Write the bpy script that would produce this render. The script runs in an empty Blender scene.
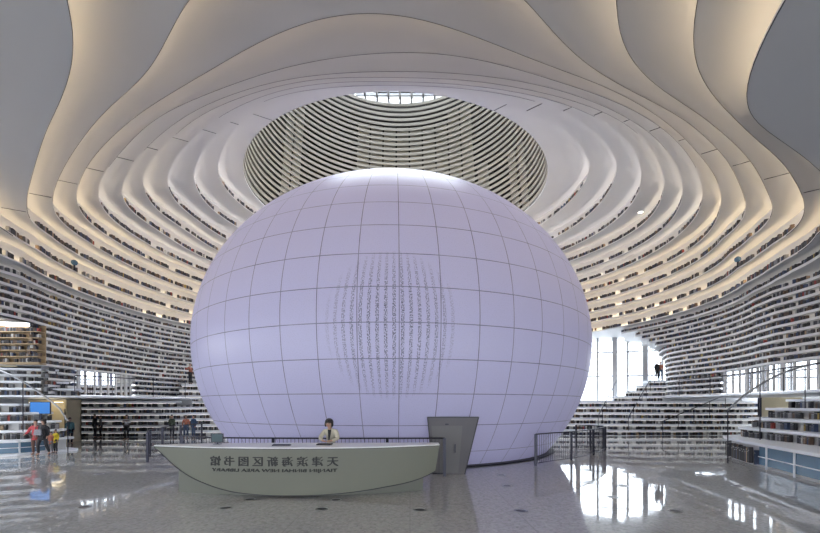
import bpy, bmesh, math, random
from mathutils import Vector, Matrix

# ---------------------------------------------------------------- camera, sky, exposure
C = bpy.context.scene.collection
S = bpy.context.scene
cam_d = bpy.data.cameras.new('camera')
cam = bpy.data.objects.new('camera', cam_d)
C.objects.link(cam)
cam.location = (0, 0, 2.413)
cam.rotation_euler = (math.pi/2, 0, 0)
cam_d.sensor_width = 36
cam_d.lens = 36*400/820
cam_d.shift_y = 137.5/820
cam_d.clip_end = 500
S.camera = cam
S.view_settings.view_transform = 'Standard'
S.view_settings.look = 'None'
S.view_settings.gamma = 1
S.view_settings.use_curve_mapping = False
S.view_settings.exposure = 0.0
w = bpy.data.worlds.new('daylight'); S.world = w; w.use_nodes = True
bg = w.node_tree.nodes['Background']
bg.inputs[0].default_value = (0.86, 0.92, 1.0, 1)
bg.inputs[1].default_value = 1.0
# overcast sky: the zenith is about three times as bright as the horizon
_n = w.node_tree.nodes; _l = w.node_tree.links
_t = _n.new('ShaderNodeTexCoord'); _s = _n.new('ShaderNodeSeparateXYZ'); _r = _n.new('ShaderNodeMapRange')
_r.inputs['From Min'].default_value = 0; _r.inputs['From Max'].default_value = 1
_r.inputs['To Min'].default_value = 5.0; _r.inputs['To Max'].default_value = 12.0
_l.new(_t.outputs['Generated'], _s.inputs[0]); _l.new(_s.outputs['Z'], _r.inputs['Value']); _l.new(_r.outputs[0], bg.inputs[1])
COVE = 20.0       # strength of the warm light strips hidden on the ceiling ledges
GLOW = 0.17      # glow of the lit sphere skin

random.seed(7)
R = random.random
# ---------------------------------------------------------------- materials
def mat(name, col, rough=.6, metal=0, emit=None, es=0, spec=.5, noise=0, nscale=5, bump=0, alpha=None):
    m = bpy.data.materials.new(name); m.use_nodes = True
    nt = m.node_tree; b = nt.nodes['Principled BSDF']
    b.inputs['Base Color'].default_value = (*col, 1)
    b.inputs['Roughness'].default_value = rough
    b.inputs['Metallic'].default_value = metal
    b.inputs['Specular IOR Level'].default_value = spec
    if emit:
        b.inputs['Emission Color'].default_value = (*emit, 1)
        b.inputs['Emission Strength'].default_value = es
    if noise:
        tc = nt.nodes.new('ShaderNodeTexCoord'); n = nt.nodes.new('ShaderNodeTexNoise')
        n.inputs['Scale'].default_value = nscale; n.inputs['Detail'].default_value = 4
        nt.links.new(tc.outputs['Object'], n.inputs['Vector'])
        mx = nt.nodes.new('ShaderNodeMix'); mx.data_type = 'RGBA'
        mx.inputs[6].default_value = (*[c*(1-noise) for c in col], 1)
        mx.inputs[7].default_value = (*[min(1, c*(1+noise)) for c in col], 1)
        nt.links.new(n.outputs['Fac'], mx.inputs[0]); nt.links.new(mx.outputs[2], b.inputs['Base Color'])
        if bump:
            bp = nt.nodes.new('ShaderNodeBump'); bp.inputs['Strength'].default_value = bump
            bp.inputs['Distance'].default_value = .02
            nt.links.new(n.outputs['Fac'], bp.inputs['Height']); nt.links.new(bp.outputs[0], b.inputs['Normal'])
    return m
M = {}
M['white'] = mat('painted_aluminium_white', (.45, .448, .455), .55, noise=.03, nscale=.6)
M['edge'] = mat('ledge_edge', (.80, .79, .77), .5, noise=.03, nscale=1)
M['slab'] = mat('white_stone_ledge', (.86, .88, .91), .35, noise=.04, nscale=3)
M['riser'] = mat('shelf_back', (.70, .69, .67), .7, noise=.06, nscale=2)
M['cove'] = mat('warm_light_strip', (1, .9, .75), .5, emit=(1, .79, .50), es=COVE)
M['cove_inner'] = mat('cool_light_strip', (1, 1, 1), .5, emit=(1, .92, .84), es=COVE*.72)
M['cove_mid'] = mat('mid_light_strip', (1, 1, 1), .5, emit=(1, .86, .67), es=COVE*.85)
M['strip'] = mat('neutral_light_strip', (1, 1, 1), .5, emit=(1, .93, .82), es=3.0)
M['soft_strip'] = mat('soft_light_strip', (1, 1, 1), .5, emit=(1, .97, .93), es=.9)  # added fill glow for the step shelves
M['dark'] = mat('dark_metal', (.035, .035, .05), .35, .6)
M['steel'] = mat('brushed_steel', (.45, .46, .48), .3, .9)
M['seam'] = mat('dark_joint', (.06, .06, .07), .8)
M['beige'] = mat('beige_wall_paint', (.72, .62, .42), .7, noise=.05)
M['blue'] = mat('blue_grey_panel', (.10, .20, .30), .25, noise=.1)
M['screenblue'] = mat('blue_screen', (.02, .2, .6), .3, emit=(.03, .25, .8), es=.1)
M['desk'] = mat('grey_green_lacquer', (.185, .19, .152), .42, noise=.02, nscale=2)
M['desktop'] = mat('white_solid_surface', (.82, .83, .84), .3, noise=.02)
M['plinth'] = mat('plinth_lacquer', (.18, .185, .155), .5, noise=.02)
M['letter'] = mat('dark_lettering', (.03, .03, .03), .5)
M['portal'] = mat('grey_steel_cladding', (.13, .125, .135), .5, .2, noise=.06, nscale=2)
M['door'] = mat('grey_steel_door', (.16, .155, .16), .5, .2, noise=.05, nscale=2)
M['louvre'] = mat('cream_louvre', (.42, .385, .32), .5, noise=.05, nscale=2)
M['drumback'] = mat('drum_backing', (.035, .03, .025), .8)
M['panel'] = mat('ivory_panel', (.52, .50, .42), .6, noise=.08, nscale=3)
M['black'] = mat('matte_black', (.012, .012, .016), .6)
M['lamp'] = mat('lamp_glow', (1, 1, 1), .5, emit=(1, .97, .9), es=14)
BK = [mat('book_'+n, c, .7) for n, c in (('black', (.035, .033, .035)), ('charcoal', (.07, .07, .08)), ('brown', (.13, .085, .06)),
      ('grey', (.22, .22, .23)), ('navy', (.05, .07, .13)), ('red', (.30, .05, .04)), ('tan', (.38, .27, .17)), ('pale', (.5, .49, .46)), ('ochre', (.42, .30, .08)))]
BW = [7, 6, 4, 2.5, 2, .35, .6, 1.0, .2]

def glass():
    m = bpy.data.materials.new('window_glass'); m.use_nodes = True
    nt = m.node_tree; nt.nodes.clear()
    o = nt.nodes.new('ShaderNodeOutputMaterial'); mx = nt.nodes.new('ShaderNodeMixShader')
    t = nt.nodes.new('ShaderNodeBsdfTransparent'); g = nt.nodes.new('ShaderNodeBsdfGlossy')
    t.inputs[0].default_value = (.93, .96, .97, 1); g.inputs['Roughness'].default_value = .02
    f = nt.nodes.new('ShaderNodeFresnel'); f.inputs[0].default_value = 1.35
    nt.links.new(f.outputs[0], mx.inputs[0]); nt.links.new(t.outputs[0], mx.inputs[1]); nt.links.new(g.outputs[0], mx.inputs[2])
    nt.links.new(mx.outputs[0], o.inputs[0]); return m
M['glass'] = glass()

def floor_mat():
    m = bpy.data.materials.new('polished_terrazzo'); m.use_nodes = True
    nt = m.node_tree; b = nt.nodes['Principled BSDF']; N = nt.nodes.new; L = nt.links.new
    tc = N('ShaderNodeTexCoord')
    n1 = N('ShaderNodeTexNoise'); n1.inputs['Scale'].default_value = 9; n1.inputs['Detail'].default_value = 6
    v = N('ShaderNodeTexVoronoi'); v.inputs['Scale'].default_value = 22
    L(tc.outputs['Object'], n1.inputs['Vector']); L(tc.outputs['Object'], v.inputs['Vector'])
    cr = N('ShaderNodeValToRGB'); cr.color_ramp.elements[0].position = .3; cr.color_ramp.elements[0].color = (.34, .345, .335, 1)
    cr.color_ramp.elements[1].position = .7; cr.color_ramp.elements[1].color = (.46, .465, .45, 1)
    L(n1.outputs['Fac'], cr.inputs[0])
    mx = N('ShaderNodeMix'); mx.data_type = 'RGBA'; mx.inputs[0].default_value = .16
    L(cr.outputs[0], mx.inputs[6]); L(v.outputs['Color'], mx.inputs[7])
    hs = N('ShaderNodeHueSaturation'); hs.inputs['Saturation'].default_value = .12
    L(mx.outputs[2], hs.inputs['Color']); 
    # paving joints
    br = N('ShaderNodeTexBrick'); br.offset = 0; br.inputs['Scale'].default_value = 1
    br.inputs['Brick Width'].default_value = 2.4; br.inputs['Row Height'].default_value = 2.4; br.inputs['Mortar Size'].default_value = .008
    br.inputs['Color1'].default_value = br.inputs['Color2'].default_value = (1, 1, 1, 1); br.inputs['Mortar'].default_value = (.8, .8, .8, 1)
    L(tc.outputs['Object'], br.inputs['Vector'])
    ml = N('ShaderNodeMix'); ml.data_type = 'RGBA'; ml.blend_type = 'MULTIPLY'; ml.inputs[0].default_value = 1
    L(hs.outputs[0], ml.inputs[6]); L(br.outputs[0], ml.inputs[7]); L(ml.outputs[2], b.inputs['Base Color'])
    b.inputs['Roughness'].default_value = .035; b.inputs['IOR'].default_value = 1.95
    n2 = N('ShaderNodeTexNoise'); n2.inputs['Scale'].default_value = 2.2; n2.inputs['Detail'].default_value = 2
    L(tc.outputs['Object'], n2.inputs['Vector'])
    bp = N('ShaderNodeBump'); bp.inputs['Strength'].default_value = .07; bp.inputs['Distance'].default_value = .02
    L(n2.outputs['Fac'], bp.inputs['Height']); L(bp.outputs[0], b.inputs['Normal'])
    return m
M['floor'] = floor_mat()

def sphere_mat():
    # UV: u = longitude / 7.5 deg, v = latitude / 7.5 deg, so every unit is one cladding panel
    m = bpy.data.materials.new('luminous_perforated_skin'); m.use_nodes = True
    nt = m.node_tree; b = nt.nodes['Principled BSDF']; N = nt.nodes.new; L = nt.links.new
    uv = N('ShaderNodeUVMap'); sp = N('ShaderNodeSeparateXYZ'); L(uv.outputs[0], sp.inputs[0])
    def math_(op, a, c=None):
        n = N('ShaderNodeMath'); n.operation = op
        for i, x in enumerate((a, c)):
            if x is None: continue
            if isinstance(x, (int, float)): n.inputs[i].default_value = x
            else: L(x, n.inputs[i])
        return n.outputs[0]
    U, V = sp.outputs[0], sp.outputs[1]
    def line(t, w):
        return math_('LESS_THAN', math_('ABSOLUTE', math_('SUBTRACT', math_('FRACT', t), .5)), w)
    nz = N('ShaderNodeTexNoise'); nz.inputs['Scale'].default_value = 1.3; L(uv.outputs[0], nz.inputs['Vector'])
    ln = math_('MAXIMUM', line(U, .011), line(V, .012))
    ln = math_('MULTIPLY', ln, math_('ADD', .35, math_('MULTIPLY', nz.outputs['Fac'], .9)))
    # fine perforation: rows of slots, coarser inside the iris that faces the entrance
    du = math_('SUBTRACT', U, .33); dv = math_('SUBTRACT', V, .45)
    rr = math_('ADD', math_('POWER', math_('DIVIDE', du, 1.65), 2), math_('POWER', math_('DIVIDE', dv, 2.15), 2))
    iris = math_('MAXIMUM', math_('SUBTRACT', 1, rr), 0)
    bow = math_('MULTIPLY', du, math_('ADD', 1, math_('MULTIPLY', math_('MULTIPLY', dv, dv), .055)))
    s1 = math_('GREATER_THAN', math_('SINE', math_('MULTIPLY', bow, 31)), .25)
    w2 = N('ShaderNodeTexNoise'); w2.inputs['Scale'].default_value = 7; w2.inputs['Detail'].default_value = 3
    mp = N('ShaderNodeMapping'); mp.inputs['Scale'].default_value = (6, 3.2, 1); L(uv.outputs[0], mp.inputs[0]); L(mp.outputs[0], w2.inputs['Vector'])
    s2 = math_('GREATER_THAN', w2.outputs['Fac'], .5)
    slots = math_('MULTIPLY', math_('MULTIPLY', s1, s2), math_('POWER', iris, .6))
    w3 = N('ShaderNodeTexNoise'); w3.inputs['Scale'].default_value = 40; w3.inputs['Detail'].default_value = 2; L(uv.outputs[0], w3.inputs['Vector'])
    sp3 = math_('MULTIPLY', math_('GREATER_THAN', w3.outputs['Fac'], .6), .12)
    dark = math_('MINIMUM', math_('ADD', math_('ADD', math_('MULTIPLY', ln, .85), math_('MULTIPLY', slots, .8)), sp3), .8)
    mx = N('ShaderNodeMix'); mx.data_type = 'RGBA'; L(dark, mx.inputs[0])
    mx.inputs[6].default_value = (.42, .415, .58, 1); mx.inputs[7].default_value = (.05, .05, .09, 1)
    L(mx.outputs[2], b.inputs['Base Color'])
    me = N('ShaderNodeMix'); me.data_type = 'RGBA'; L(dark, me.inputs[0])
    me.inputs[6].default_value = (.64, .62, 1.0, 1); me.inputs[7].default_value = (.03, .03, .06, 1)
    L(me.outputs[2], b.inputs['Emission Color']); b.inputs['Emission Strength'].default_value = GLOW
    b.inputs['Roughness'].default_value = .38
    return m
M['sphere'] = sphere_mat()

# ---------------------------------------------------------------- helpers
def link(name, me, m=None, parent=None):
    o = bpy.data.objects.new(name, me); C.objects.link(o)
    if m is not None:
        for x in (m if isinstance(m, (list, tuple)) else [m]): me.materials.append(x)
    if parent is not None: o.parent = parent
    return o
def tag(o, label=None, cat=None, group=None, kind=None):
    if label: o['label'] = label
    if cat: o['category'] = cat
    if group: o['group'] = group
    if kind: o['kind'] = kind
    return o
def thing(name, label, cat, loc=(0, 0, 0), rz=0, group=None):
    o = bpy.data.objects.new(name, None); C.objects.link(o); o.location = loc; o.rotation_euler = (0, 0, rz)
    o.empty_display_size = .2
    return tag(o, label, cat, group)
class MB:
    def __init__(s): s.v = []; s.f = []; s.m = []; s.sm = []
    def quad(s, a, b, c, d, mi=0):
        n = len(s.v); s.v += [a, b, c, d]; s.f.append((n, n+1, n+2, n+3)); s.m.append(mi)
    def poly(s, pts, mi=0):
        n = len(s.v); s.v += list(pts); s.f.append(tuple(range(n, n+len(pts)))); s.m.append(mi)
    def grid(s, rows, mi=0, closed=False):
        n = len(s.v); w = len(rows[0])
        for r in rows: s.v += list(r)
        for i in range(len(rows)-1):
            for j in range(w-(0 if closed else 1)):
                j2 = (j+1) % w
                s.f.append((n+i*w+j, n+i*w+j2, n+(i+1)*w+j2, n+(i+1)*w+j)); s.m.append(mi)
    def hexa(s, p, mi=0):   # p: 4 bottom, 4 top
        n = len(s.v); s.v += list(p)
        for f in ((3, 2, 1, 0), (4, 5, 6, 7), (0, 1, 5, 4), (1, 2, 6, 5), (2, 3, 7, 6), (3, 0, 4, 7)):
            s.f.append(tuple(n+i for i in f)); s.m.append(mi)
    def box(s, x0, x1, y0, y1, z0, z1, mi=0):
        s.hexa([(x0, y0, z0), (x1, y0, z0), (x1, y1, z0), (x0, y1, z0), (x0, y0, z1), (x1, y0, z1), (x1, y1, z1), (x0, y1, z1)], mi)
    def obox(s, p, t, nrm, wdt, dep, z0, z1, mi=0):  # oriented: p front centre, t tangent, nrm into depth
        a = (p[0]-t[0]*wdt/2, p[1]-t[1]*wdt/2); b = (p[0]+t[0]*wdt/2, p[1]+t[1]*wdt/2)
        c = (b[0]+nrm[0]*dep, b[1]+nrm[1]*dep); d = (a[0]+nrm[0]*dep, a[1]+nrm[1]*dep)
        s.hexa([(*a, z0), (*b, z0), (*c, z0), (*d, z0), (*a, z1), (*b, z1), (*c, z1), (*d, z1)], mi)
    def tube(s, pts, r, n=8, mi=0):
        pts = [Vector(p) for p in pts]; rows = []
        for i, p in enumerate(pts):
            d = (pts[min(i+1, len(pts)-1)]-pts[max(i-1, 0)]).normalized()
            u = d.cross(Vector((0, 0, 1)));
            if u.length < .05: u = d.cross(Vector((0, 1, 0)))
            u.normalize(); v = d.cross(u)
            rows.append([tuple(p+(u*math.cos(a)+v*math.sin(a))*r) for a in [2*math.pi*k/n for k in range(n)]])
        s.grid(rows, mi, True); s.poly(rows[0][::-1], mi); s.poly(rows[-1], mi)
    def prism(s, poly, z0, z1, mi=0):
        n = len(poly)
        s.poly([(x, y, z0) for x, y in poly][::-1], mi); s.poly([(x, y, z1) for x, y in poly], mi)
        for i in range(n):
            a, b = poly[i], poly[(i+1) % n]
            s.quad((*a, z0), (*b, z0), (*b, z1), (*a, z1), mi)
    def lathe(s, prof, c=(0, 0), n=24, mi=0):
        rows = [[(c[0]+r*math.cos(2*math.pi*k/n), c[1]+r*math.sin(2*math.pi*k/n), z) for k in range(n)] for r, z in prof]
        s.grid(rows, mi, True)
    def build(s, name, m, parent=None, smooth=False, off=None):
        me = bpy.data.meshes.new(name)
        v = s.v if off is None else [(a-off[0], b-off[1], c-off[2]) for a, b, c in s.v]
        me.from_pydata(v, [], s.f); me.update()
        for p, i in zip(me.polygons, s.m): p.material_index = i
        bm = bmesh.new(); bm.from_mesh(me); bmesh.ops.remove_doubles(bm, verts=bm.verts, dist=1e-5)
        bmesh.ops.recalc_face_normals(bm, faces=bm.faces); bm.to_mesh(me); bm.free()
        if smooth:
            for p in me.polygons: p.use_smooth = True
        return link(name, me, m, parent)
def struct(mb, name, m, label=None, smooth=False):
    o = mb.build(name, m, None, smooth); o['kind'] = 'structure'
    if label: o['label'] = label
    return o
def pchip(xs, ys, period=None):
    n = len(xs)
    if period:
        xs = [xs[-2]-period, xs[-1]-period]+list(xs)+[xs[0]+period, xs[1]+period]; ys = [ys[-2], ys[-1]]+list(ys)+[ys[0], ys[1]]
        n = len(xs)
    h = [xs[i+1]-xs[i] for i in range(n-1)]; d = [(ys[i+1]-ys[i])/h[i] for i in range(n-1)]
    m = [d[0]]
    for i in range(1, n-1): m.append((d[i-1]*h[i]+d[i]*h[i-1])/(h[i-1]+h[i]))
    m.append(d[-1])
    def f(x):
        if period: x = (x-xs[2]) % period+xs[2]
        i = 0
        while i < n-2 and x > xs[i+1]: i += 1
        t = (x-xs[i])/h[i]
        return (2*t**3-3*t*t+1)*ys[i]+(t**3-2*t*t+t)*h[i]*m[i]+(-2*t**3+3*t*t)*ys[i+1]+(t**3-t*t)*h[i]*m[i+1]
    return f
def smooth_line(pts, step=.4):
    # Catmull-Rom through plan points
    out = []
    P = [pts[0]]+list(pts)+[pts[-1]]
    for i in range(1, len(P)-2):
        a, b, c, d = P[i-1], P[i], P[i+1], P[i+2]
        n = max(1, int(math.hypot(c[0]-b[0], c[1]-b[1])/step))
        for k in range(n):
            t = k/n
            out.append(tuple(.5*((2*b[j])+(-a[j]+c[j])*t+(2*a[j]-5*b[j]+4*c[j]-d[j])*t*t+(-a[j]+3*b[j]-3*c[j]+d[j])*t**3) for j in range(len(b))))
    out.append(tuple(P[-1])); return out
def offset(pts, s, closed=False, ref=None):
    # offset each plan point by s along the local normal; side away from ref when given
    n = len(pts); out = []
    for i in range(n):
        a = pts[(i-1) % n] if closed or i > 0 else pts[i]; b = pts[(i+1) % n] if closed or i < n-1 else pts[i]
        t = (b[0]-a[0], b[1]-a[1]); l = math.hypot(*t) or 1
        nx, ny = t[1]/l, -t[0]/l
        if ref is not None:
            if (pts[i][0]-ref[0])*nx+(pts[i][1]-ref[1])*ny < 0: nx, ny = -nx, -ny
        out.append((pts[i][0]+nx*s, pts[i][1]+ny*s))
    return out
def pick_book():
    return random.choices(range(len(BK)), BW)[0]
def book_run(mb, line, z, hmax, ref, face=.07, dens=.8, depth=.14, wmin=.05, wmax=.15, y0=None, y1=None, items=None, gap=.3):
    """books standing in a row along a plan polyline, spines towards the hall"""
    sgn = 1
    k = 0; pos = 0; grp = 4+R()*12; on = True; run = 0
    for i in range(len(line)-1):
        a, b = line[i], line[i+1]; L = math.hypot(b[0]-a[0], b[1]-a[1])
        if L < 1e-6: continue
        t = ((b[0]-a[0])/L, (b[1]-a[1])/L); n = (t[1], -t[0])
        if (a[0]-ref[0])*n[0]+(a[1]-ref[1])*n[1] < 0: n = (-n[0], -n[1])
        while pos < L:
            wd = wmin+(wmax-wmin)*R()
            x, y = a[0]+t[0]*pos, a[1]+t[1]*pos
            if (y0 is None or y > y0) and (y1 is None or y < y1) and on and R() < dens:
                h = hmax*(.72+.28*R()); p = (x+n[0]*face, y+n[1]*face)
                if items is None: mb.obox(p, t, n, wd*.9, depth, z, z+h, pick_book())
                else: items.append((p, t, n, wd*.9, depth, z, h))
            pos += wd; run += 1
            if run > grp:
                on = not on
                run = 0; grp = (7+R()*16) if on else (.5+R()*3*gap/.3)
        pos -= L
RINGS = {
    1: [(0.8, 11.82), (7.2, 12.06), (29.0, 12.90), (90.0, 14.20), (154.5, 11.57), (169.7, 11.07), (176.2, 10.76), (188.8, 9.83), (200.5, 9.00), (218.7, 8.07), (229.3, 7.57), (244.2, 6.89), (271.1, 6.43), (301.2, 7.12), (323.2, 8.31), (333.0, 9.17), (344.1, 10.29), (353.2, 11.17)],
    2: [(2.3, 13.22), (32.8, 14.55), (90.0, 14.60), (155.6, 13.00), (172.5, 12.37), (181.7, 11.72), (189.6, 11.06), (199.6, 10.19), (212.3, 9.33), (226.3, 8.77), (237.3, 8.36), (249.7, 7.90), (271.4, 7.59), (298.2, 8.29), (319.2, 9.71), (327.3, 10.37), (337.7, 11.28), (346.1, 12.16), (355.2, 12.85)],
    3: [(5.7, 14.84), (31.5, 15.60), (90.0, 15.00), (154.8, 14.06), (173.1, 13.38), (179.5, 13.29), (188.0, 12.59), (196.4, 11.83), (206.0, 10.91), (219.6, 10.10), (231.2, 9.61), (243.6, 9.25), (254.1, 8.97), (271.6, 8.73), (293.7, 9.26), (317.7, 10.84), (326.9, 11.66), (335.4, 12.43), (345.1, 13.28), (352.0, 13.87), (359.5, 14.49)],
    4: [(1.4, 15.83), (30.5, 16.23), (90.0, 15.40), (156.4, 14.84), (169.2, 14.11), (180.4, 14.11), (186.7, 13.81), (193.2, 13.34), (202.5, 12.49), (212.7, 11.61), (227.2, 10.89), (237.5, 10.48), (248.7, 10.20), (257.4, 10.05), (271.7, 9.86), (287.9, 10.22), (303.6, 10.95), (315.7, 11.84), (325.9, 12.68), (334.1, 13.32), (340.6, 13.90), (346.7, 14.48), (355.2, 15.31)],
    5: [(31.2, 17.10), (89.3, 15.80), (156.6, 15.31), (179.9, 14.62), (187.1, 14.75), (193.0, 14.33), (198.4, 13.80), (206.3, 13.03), (215.6, 12.36), (227.6, 11.77), (234.4, 11.57), (242.1, 11.35), (252.7, 11.19), (259.9, 11.09), (271.8, 11.05), (285.2, 11.32), (298.3, 11.84), (309.2, 12.40), (319.3, 13.06), (326.0, 13.56), (332.3, 14.02), (340.4, 14.76), (348.4, 15.52), (357.0, 16.29)],
    6: [(30.8, 17.60), (89.3, 16.20), (157.5, 15.75), (181.3, 15.37), (190.3, 15.34), (198.5, 14.82), (206.6, 14.11), (216.8, 13.28), (225.9, 12.89), (232.5, 12.71), (241.5, 12.43), (251.0, 12.34), (255.5, 12.40), (263.0, 12.48), (270.7, 12.62), (278.4, 12.74), (285.2, 12.76), (293.9, 12.80), (304.9, 13.24), (313.5, 13.70), (320.4, 14.10), (326.4, 14.49), (333.8, 15.05), (341.5, 15.70), (350.0, 16.47), (354.7, 16.73)],
    7: [(30.8, 17.99), (89.3, 16.60), (157.9, 15.90), (186.5, 15.76), (195.4, 15.77), (203.7, 15.18), (211.0, 14.63), (218.9, 14.15), (230.1, 13.69), (239.3, 13.57), (246.8, 13.57), (253.9, 13.82), (260.1, 14.19), (265.8, 14.56), (271.2, 14.67), (274.2, 14.57), (279.0, 14.27), (284.4, 14.03), (289.9, 13.89), (296.9, 14.03), (303.6, 14.16), (308.1, 14.29), (312.6, 14.46), (318.2, 14.66), (324.3, 15.02), (330.3, 15.52), (334.7, 15.87), (341.2, 16.38), (349.7, 17.14)],
    8: [(29.4, 17.91), (88.3, 16.91), (159.1, 15.82), (192.6, 16.13), (200.4, 16.17), (208.0, 15.69), (217.2, 15.09), (228.8, 14.69), (239.2, 14.70), (246.3, 14.82), (250.1, 15.08), (253.8, 15.59), (256.7, 16.07), (270.0, 16.90), (282.5, 16.02), (285.2, 15.51), (288.7, 15.15), (294.1, 14.91), (299.3, 14.94), (303.5, 15.04), (307.5, 15.21), (312.8, 15.34), (318.4, 15.63), (324.9, 15.95), (330.5, 16.35), (336.0, 16.86), (341.3, 17.28), (351.4, 17.40)],
    9: [(29.0, 17.86), (88.3, 17.21), (161.3, 15.53), (185.9, 15.50), (197.1, 16.37), (204.7, 16.60), (212.6, 16.18), (221.6, 15.76), (234.4, 15.74), (243.6, 16.12), (247.5, 16.50), (249.7, 16.83), (251.7, 17.27), (258.1, 19.42), (270.0, 20.20), (281.5, 19.08), (286.3, 17.08), (287.3, 16.77), (289.3, 16.42), (293.1, 16.04), (298.3, 15.90), (302.5, 15.95), (306.0, 16.00), (310.6, 16.13), (316.3, 16.36), (326.4, 16.92), (331.6, 17.38), (335.8, 17.61), (346.6, 17.58)],
    10: [(25.7, 17.05), (88.4, 17.51), (163.7, 14.96), (184.3, 15.68), (193.0, 16.38), (200.6, 16.87), (209.2, 17.19), (224.3, 17.89), (239.9, 18.95), (250.0, 20.44), (264.9, 22.49), (277.4, 21.78), (284.2, 19.91), (288.7, 18.12), (290.3, 17.65), (292.3, 17.33), (296.2, 16.97), (301.5, 16.83), (306.8, 16.86), (312.1, 17.10), (316.0, 17.26), (321.1, 17.55), (326.1, 17.89), (331.9, 18.16), (342.6, 17.82), (359.4, 17.02)],
    11: [(23.8, 17.56), (86.8, 18.03), (167.9, 14.15), (185.5, 15.40), (193.7, 16.42), (200.7, 17.18), (205.3, 17.58), (221.3, 19.70), (233.7, 21.10), (246.2, 23.51), (263.8, 27.66), (276.5, 26.67), (282.9, 23.29), (287.6, 20.35), (290.2, 19.10), (292.7, 18.27), (295.0, 17.76), (302.4, 17.53), (307.9, 17.74), (328.5, 18.44), (335.2, 17.97), (343.6, 17.08)],
}
# ---------------------------------------------------------------- the hall: one contour per ledge, in plan
CX, CY = -1.0, 24.0
EYE = (-.9, 24)
def zk(k):
    return 8.55+.77*(11-k) if k <= 11 else (8.08 if k == 12 else 7.65-.33*(k-13))
NT = 480
TH = [360*i/NT for i in range(NT)]
def polar(x, y): return (math.degrees(math.atan2(y-CY, x-CX)) % 360, math.hypot(x-CX, y-CY))
def rad_table(pts):
    P = sorted(pts); return pchip([p[0] for p in P], [p[1] for p in P], 360)
def low_points(k):
    j = k-13
    if k == 12:
        L = [(-17.6, 17.2), (-17.2, 20.5), (-15, 27), (-12.5, 33), (-9, 40), (-6, 43.6)]
        Rr = [(15.4, 15.3), (16.3, 20.5), (15.9, 25.5), (15.7, 29.6), (17.4, 33), (19.6, 36.6)]
        near = [(-17.3, 11), (-15.6, 3), (-13, -8), (-12, -13.6), (-2, -13.8), (8, -13.6), (10.3, -8), (12.3, 2), (13.8, 10)]
        o = 0
    else:
        yf = min(27.9+.9*j, 32); o = .12*j
        L = [(-17.8-.05*j, 17.3+.12*j), (-17.9-.06*j, 21.5+.05*j), (-.554*yf, yf), (-13.3, 35.5), (-9.5, 40), (-6.5, 43.8)]
        pe = {13: (631, 334), 14: (640, 339), 15: (648, 345), 16: (654, 350), 17: (660, 354), 18: (663, 358), 19: (664, 362), 20: (663, 366), 21: (662, 370), 22: (661, 374), 23: (660, 378)}.get(min(k, 23))
        Y = {13: 29.9, 14: 30.2, 15: 31.0, 16: 30.6, 17: 31.3, 18: 31.2, 19: 31.0, 20: 30.6, 21: 30.6, 22: 30.2, 23: 30.0}[min(k, 23)]
        X = (pe[0]-410)/400*Y
        Rr = [(17.0+.04*min(j, 10), 16.9), (17.1+.06*min(j, 10), 21), (.5*(17.2+X)+.1, 26.2), (X, Y), (X+2.3, Y+3), (X+4.0, min(Y+5.4, 40.1-.368*(X+4-11)))]
        near = [(-17.6-.1*j, 11), (-15.9-.1*j, 3), (-13.3-.1*j, -8), (-12.2, -14-.1*j), (-2, -14-.1*j), (8, -14-.1*j), (11.3+.1*j, -8), (13.3+.1*j, 2), (15.3+.1*j, 10)]
    far = [(12.4, 40.5+.02*(k-12)), (5, 43.+.02*(k-12))]
    return [polar(*p) for p in L+Rr+near+far]
KMAX = 26
RAD = {}
e = (-.9, 27.8, 10.0, 9.1)
def rim_radius(th, e=e):
    # radius from the polar centre to the oculus ellipse
    a = math.radians(th); dx, dy = math.cos(a), math.sin(a); ox, oy = CX-e[0], CY-e[1]
    A = (dx/e[2])**2+(dy/e[3])**2; B = ox*dx/e[2]**2+oy*dy/e[3]**2; Cc = (ox/e[2])**2+(oy/e[3])**2-1
    return (-B+math.sqrt(B*B-A*Cc))/A
RAD[0] = [rim_radius(t) for t in TH]
def blur(v, sg):
    n = int(3*sg)+1; w_ = [math.exp(-.5*(q/sg)**2) for q in range(-n, n+1)]; t = sum(w_)
    return [sum(w_[q+n]*v[(i+q) % len(v)] for q in range(-n, n+1))/t for i in range(len(v))]
for k in range(1, KMAX+1):
    f = rad_table(RINGS[k] if k <= 11 else low_points(k))
    RAD[k] = blur([f(t) for t in TH], 6 if k < 8 else (4.5 if k == 8 else (3.2 if k < 12 else 2)))
    RAD[k] = [max(v, RAD[k-1][i]+(.36 if k <= 12 else .03)) for i, v in enumerate(RAD[k])]
def ring(k):
    return [(CX+r*math.cos(math.radians(t)), CY+r*math.sin(math.radians(t))) for r, t in zip(RAD[k], TH)]
PL = {k: ring(k) for k in RAD}
SB = .32                                   # how far the shelf back stands behind the ledge edge
TKL = lambda k: .07 if k < 12 else .12
WALLY = lambda x: 40-.368*(x-11)+.1      # the slanting glazed end wall on the right
BACK = {k: offset(PL[k], SB, True, (CX, CY)) for k in PL}
def idx_range(keep):                       # contiguous runs of indices where keep(x, y) holds
    def runs(k):
        on = [keep(*p) for p in PL[k]]; n = len(on)
        if all(on): return [list(range(n))+[0]]
        s = next(i for i in range(n) if not on[i]); out = []; cur = []
        for q in range(n+1):
            i = (s+q) % n
            if on[i] and q < n: cur.append(i)
            elif cur: out.append(cur); cur = []
        if cur: out.append(cur)
        return [c for c in out if len(c) > 1]
    return runs
def strip(mb, A, za, B, zb, ids, mi=0):
    mb.grid([[(*A[i], za) for i in ids], [(*B[i], zb) for i in ids]], mi)
allr = lambda k: [list(range(NT))+[0]]
side_r = idx_range(lambda x, y: y > -13.2 and (y < min(43.4, WALLY(x))) and not (abs(x) < 5 and y < 0))
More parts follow.
